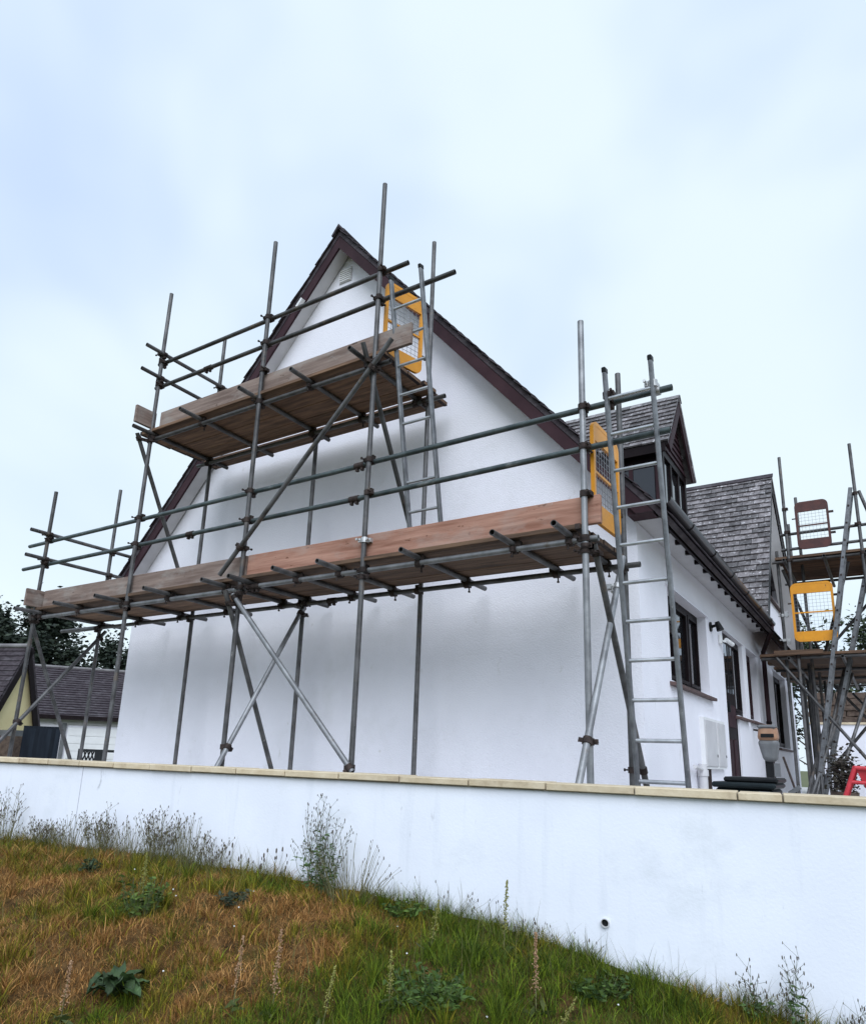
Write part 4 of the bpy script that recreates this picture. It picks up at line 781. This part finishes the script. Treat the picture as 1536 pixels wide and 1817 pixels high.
# tufts: many blades from one root, each tuft of one hue
NT_ = 2000; rs = np.random.default_rng(41); tx, ty, td_ = scatter(NT_, rs, pw=1.0); tg = greenness(tx, ty)+rs.normal(0, .16, NT_)+.05; k_ = rs.integers(15, 110, NT_); i = np.repeat(np.arange(NT_), k_); n = len(i)
th_t = (.06+.16*rs.random(NT_)**1.8)*np.where(tg > .3, 1., .75); rad = .02+.06*rs.random(NT_); a = rs.uniform(0, 6.28, n); q = np.sqrt(rs.random(n)); x = tx[i]+np.cos(a)*rad[i]*q; y = np.minimum(ty[i]+np.sin(a)*rad[i]*q, wy(x)+.02); h = th_t[i]*rs.uniform(.5, 1.1, n)
tag(mesh_blades('tufted_grass', x, y, h, a+rs.normal(0, 1.0, n), h*(.15+.55*q)*rs.uniform(.2, 1.4, n), .0017*np.exp(rs.normal(0, .35, n)), mixcol(tg[i]+rs.normal(0, .12, n), rs), rs, 4, .3), 'uneven tufts of longer grass standing out of the bank', 'grass', kind='stuff')
rs = np.random.default_rng(32); x, y, d = scatter(130000, rs); n = len(x); h = .012+.046*rs.random(n)
tag(mesh_blades('dead_grass', x, y, h, rs.uniform(0, 6.28, n), 0.02+.065*rs.random(n), .0017*rs.uniform(.6, 1.3, n), mixcol(greenness(x, y)-.20+rs.normal(0, .16, n), rs), rs, 3, .6), 'short dead straw-coloured grass matted over the bank', 'grass', kind='stuff')
rs = np.random.default_rng(33); x, y, d = scatter(5200, rs, pw=1.5, d1=2.4); n = len(x); keep = rs.random(n) < np.clip(.35+.7*fbm(x, y, 4, 9), .05, 1)*(1.1-.35*d); x, y = x[keep], y[keep]; n = len(x); h = rs.uniform(.14, .30, n)
tag(mesh_blades('tall_grass', x, y, h, rs.uniform(0, 6.28, n), h*rs.uniform(.1, .6, n), np.full(n, .0015), np.array((.11, .105, .035))*rs.uniform(.4, 1.6, n)[:, None], rs, 4, .12), 'longer thin grass stems standing along the foot of the wall', 'grass', kind='stuff')
def gz(x, y): return float(gh(np.array([x]), np.array([y]))[0])
mat('stem_d', (.095, .095, .035), (.20, .18, .075), .8, scale=20); mat('stem_g', (.06, .085, .035), (.12, .14, .06), .8, scale=20); mat('seed', (.045, .038, .030), (.12, .095, .07), .8, scale=60)
def weed(name, label, cat, x, y, H, n, spread, seed, heads='oval', leaves=0, group=None, lcol=(.045, .08, .025), thick=1.):
    rs = np.random.default_rng(seed); z0 = gz(x, y)-.01; t = thing(name, label, cat, (x, y, z0), group); st = MB(); hd = []; lf = []; R0 = .0018*thick
    for k in range(n):
        th = rs.uniform(0, 6.28); out_ = spread*math.sqrt(rs.random()); h = H*rs.uniform(.5, 1.0)*(1-.25*out_/max(spread, .01)); bx, by = x+out_*.6*math.cos(th), y+out_*.5*math.sin(th)*.5; ex, ey = x+out_*1.15*math.cos(th), y+out_*math.sin(th)*.5
        ey = min(ey, wy(ex)-.03); by = min(by, wy(bx)-.02); pz = gz(bx, by)-.01; prev = V((bx, by, pz)); m = 6
        for q in range(1, m+1):
            s = q/m; p = V((bx+(ex-bx)*s**1.6, by+(ey-by)*s**1.6, pz+h*s))+V((rs.normal(0, .006), rs.normal(0, .004), 0)); st.tube(prev, p, R0*(1.25-s*.7), 4, cap=False, r1=R0*(1.25-(s+.17)*.7))
            if heads == 'branch' and q >= 3 and rs.random() < .85:
                for b_ in range(2):
                    e = p+V((rs.normal(0, .035), rs.normal(0, .018), rs.uniform(.02, .06))); st.tube(p, e, R0*.5, 3, cap=False); hd.append(e)
            if leaves and q <= 4 and rs.random() < leaves: lf.append(p)
            prev = p
        hd.append(prev)
    st.sm = [True]*len(st.sm); tag(st.build('stems', 'stem_'+('g' if leaves else 'd'), t), kind='stuff')
    hm_ = MB()
    for e in hd:
        L_ = rs.uniform(.005, .010) if heads != 'spike' else rs.uniform(.010, .018); sl_ = rs.normal(0, .5); hm_.ell(e, L_*.40, L_*.40, L_*1.15, 5, 3)
    tag(hm_.build('seed_heads', 'seed', t), kind='stuff')
    if lf:
        p = np.repeat(np.array(lf), 3, 0)+rs.normal(0, .014, (len(lf)*3, 3)); f_ = rs.random(len(p))[:, None]; tag(leafcloud('leaves', p, .020, np.array(lcol)*(1-f_)+np.array(lcol)*1.9*f_, t, aspect=.3), kind='stuff')
    return t
weed('branching_weed', 'tall dark branching weed against the wall at the left edge', 'weed', -6.50, 3.40, .50, 20, .22, 1, 'branch', thick=1.2)
ORD = ('first', 'second', 'third', 'fourth', 'fifth', 'sixth', 'last')
for i, (x, y, H, n, s) in enumerate(((-6.0, 3.46, .25, 40, .27), (-5.68, 3.5, .34, 46, .27), (-5.34, 3.54, .40, 46, .27), (-5.02, 3.57, .34, 46, .27), (-4.70, 3.62, .45, 54, .25), (-4.44, 3.66, .45, 48, .20), (-4.22, 3.69, .28, 22, .16))):
    weed('seeding_weed', ORD[i]+' of the wispy seeding weeds from the left, in the row before the wall', 'weed', x, y, H, n, s, 10+i, 'branch' if i % 2 == 0 else 'oval', group='row of seeding weeds on the left of the bank')
weed('plantain', 'few thin stems with oval seed heads right of the row of seeding weeds', 'weed', -3.98, 3.7, .25, 9, .22, 20, 'spike')
weed('leafy_weed', 'tall leafy weed with fine dark heads standing below the middle of the wall', 'weed', -3.32, 3.82, .60, 34, .25, 21, 'branch', leaves=.8)
weed('grass_clump', 'fan of long grass stems just right of the tall leafy weed', 'grass clump', -3.05, 3.82, .46, 70, .36, 22, 'oval')
weed('plantain', 'small group of seed stems just left of the tall leafy weed', 'weed', -3.68, 3.76, .30, 14, .16, 23, 'spike')
weed('grass_clump', 'sparse thin grass stems on the crest above the low green tuft', 'grass clump', -2.45, 3.95, .26, 16, .30, 27, 'oval', thick=.8)
weed('grass_clump', 'thin dark grass stems on the crest beside the tallest green spike', 'grass clump', -2.02, 4.0, .24, 18, .22, 28, 'oval', thick=.8)
weed('grass_clump', 'short dark grass stems on the crest just left of the drain hole', 'grass clump', -1.66, 4.06, .20, 16, .22, 29, 'oval', thick=.8)
weed('willowherb', 'upright leafy weed at the lower right, taller of the pair', 'weed', -.545, 4.2, .40, 8, .09, 24, 'branch', leaves=.9)
weed('willowherb', 'upright leafy weed at the lower right, shorter of the pair', 'weed', -.72, 4.18, .29, 8, .10, 25, 'branch', leaves=.8)
weed('willowherb', 'small weed at the right edge of the picture', 'weed', -.28, 4.22, .25, 6, .08, 26, 'branch', leaves=.5)
# docks: knobbly seed spikes
mat('dock_red', (.26, .14, .075), (.42, .26, .15), .85, scale=50); mat('dock_green', (.15, .155, .03), (.28, .27, .07), .85, scale=50)
def dock(x, y, H, seed, m, label, lean=0.):
    rs = np.random.default_rng(seed); z0 = gz(x, y)-.01; t = thing('dock_plant', label, 'weed', (x, y, z0), 'dock seed spikes on the bank'); top_ = V((x+lean, y, z0+H)); MB().tube((x, y, z0), top_, .0035, 5, r1=.0015).build('stem', 'stem_d', t); hm_ = MB()
    for k in range(int(H*420)):
        s = .3+.7*rs.random()**.8; c = V((x, y, z0)).lerp(top_, min(s, 1)); rr = .0125*(1.2-s); e = rs.uniform(.0028, .005); hm_.ell((c.x+rs.normal(0, rr), c.y+rs.normal(0, rr), c.z), e, e, e*.8, 5, 3)
    tag(hm_.build('seed_spike', m, t), kind='stuff')
    q = np.array([[x, y, z0+.04]])+rs.normal(0, .025, (10, 3))*np.array([1, 1, .5]); f_ = rs.random(10)[:, None]; tag(leafcloud('leaves', q, .035, np.array((.035, .055, .012))*(1-f_)+np.array((.075, .085, .022))*f_, t, aspect=.28), kind='stuff'); return t
for i, (x, y, H, m, lab, ln_) in enumerate((
    (-1.96, 3.86, .36, 'dock_green', 'tallest green seed spike, on the crest left of the drain hole', .02), (-1.60, 3.50, .34, 'dock_red', 'straw-coloured seed spike in the dry patch below the drain hole', .0), (-2.68, 2.56, .30, 'dock_red', 'pinkish seed spike left of centre near the bottom edge', .03),
    (-2.50, 2.63, .34, 'dock_red', 'brown seed spike near the bottom edge, right of the pinkish one', .02), (-3.32, 2.13, .26, 'dock_red', 'pink seed spike at the bottom left below the big-leaved plant', .02), (-2.25, 3.55, .26, 'dock_green', 'pale green seed spike in the middle of the green slope', .05),
    (-2.13, 3.02, .24, 'dock_green', 'green seed spike near the bottom, right of centre', .0), (-2.34, 2.79, .26, 'dock_green', 'yellow-green seed spike at the bottom centre', .06), (-3.95, 2.95, .30, 'dock_green', 'pale yellow seed spike on the brown left part of the bank', .0), (-1.49, 3.45, .18, 'dock_green', 'leaning pale green seed spike at the bottom right of centre', .12))): dock(x, y, H*1.12, 50+i, m, lab, ln_)
# broad-leaved rosette: wide crinkled leaves lying low, each a piece of its own
mat('leaf_dark', (.016, .038, .010), (.045, .088, .024), .65, scale=22, rand=.3, bump=.6, bscale=90)
def rosette(label, x, y, n, L_, w, seed, m_leaf):
    rs = np.random.default_rng(seed); z0 = gz(x, y); t = thing('broadleaf_plant', label, 'plant', (x, y, z0))
    for k in range(n):
        th = 2.4*k+rs.normal(0, .3); l = L_*rs.uniform(.55, 1.15); d_ = V((math.cos(th), math.sin(th), 0)); s_ = V((-d_.y, d_.x, 0)); vs = []; m = 9; lift = rs.uniform(.25, .75); sag = rs.uniform(2.0, 2.9); tw = rs.normal(0, .25)
        for q in range(m+1):
            u_ = q/m; c = V((x, y, z0+.02))+d_*l*u_+V((0, 0, l*lift*math.sin(u_*sag))); ww = w*(math.sin(math.pi*min(1, .06+u_*.94))**.7)*rs.uniform(.8, 1.2)
            for e in (-1, -.5, 0, .5, 1): vs.append(c+s_*ww*e+V((0, 0, abs(e)*.018+tw*ww*e+(rs.normal(0, .006) if abs(e) == 1 else rs.normal(0, .002)))))
        fs = []
        for q in range(m):
            for e in range(4): a = 5*q+e; fs.append((a, a+1, a+6, a+5))
        b_ = MB(); b_.add(vs, fs, True); b_.build('leaf', m_leaf, t)
rosette('dark green broad-leaved rosette at the lower left of the bank', -3.33, 2.40, 20, .16, .034, 1, 'leaf_dark')
def herb(label, x, y, H, r_, n, seed, c1, c2, size=.020):
    rs = np.random.default_rng(seed); z0 = gz(x, y); t = thing('leafy_herb', label, 'plant', (x, y, z0)); st = MB(); pts = []
    for k in range(n):
        a = rs.uniform(0, 6.28); o_ = r_*math.sqrt(rs.random()); h = H*rs.uniform(.4, 1); e = V((x+o_*math.cos(a), y+o_*math.sin(a), gz(x, y)+h)); b = V((x+o_*.5*math.cos(a), y+o_*.5*math.sin(a), z0-.01)); st.tube(b, e, .0014, 4, cap=False)
        for j in range(9): p = b.lerp(e, rs.uniform(.25, 1.05)); pts.append((p.x+rs.normal(0, .012), p.y+rs.normal(0, .012), p.z))
    tag(st.build('stems', 'stem_g', t), kind='stuff'); f_ = rs.random(len(pts))[:, None]; tag(leafcloud('leaves', np.array(pts), size, np.array(c1)*(1-f_)+np.array(c2)*f_, t, aspect=.36), kind='stuff')
herb('upright green leafy herb on the bank above the dark rosette', -3.82, 2.86, .24, .14, 34, 2, (.03, .055, .010), (.11, .165, .03))
herb('low dark green herb on the crest right of the fan of grass', -2.64, 3.86, .08, .13, 40, 3, (.024, .055, .008), (.085, .145, .022))
herb('dark green herb patch at the bottom, right of the middle', -2.0, 3.15, .13, .22, 60, 4, (.02, .048, .008), (.08, .135, .025))
herb('dark leafy patch on the slope below the drain hole', -1.42, 3.88, .09, .18, 50, 5, (.018, .044, .008), (.075, .125, .025))
herb('small dark herb in the straw at the left of the bank', -5.05, 3.30, .08, .09, 22, 6, (.014, .03, .014), (.04, .065, .03))
herb('dark herb with pale bits on the bank below the seed stems', -3.52, 3.30, .08, .10, 24, 7, (.018, .03, .016), (.06, .075, .05))
# white clover heads
cl_me = MB().ell((0, 0, 0), .0055, .0055, .0045, 7, 4).mesh('clover_flower', 'white_paint', False)[0]
for i in range(15):
    x = random.uniform(-4.6, -1.2); y = wy(x)-random.uniform(.3, 1.3); o = place('clover_flower', cl_me, (x, y, gz(x, y)+.045), None); tag(o, 'tiny white clover flower dotted in the grass of the bank', 'flower', 'white clover flowers')
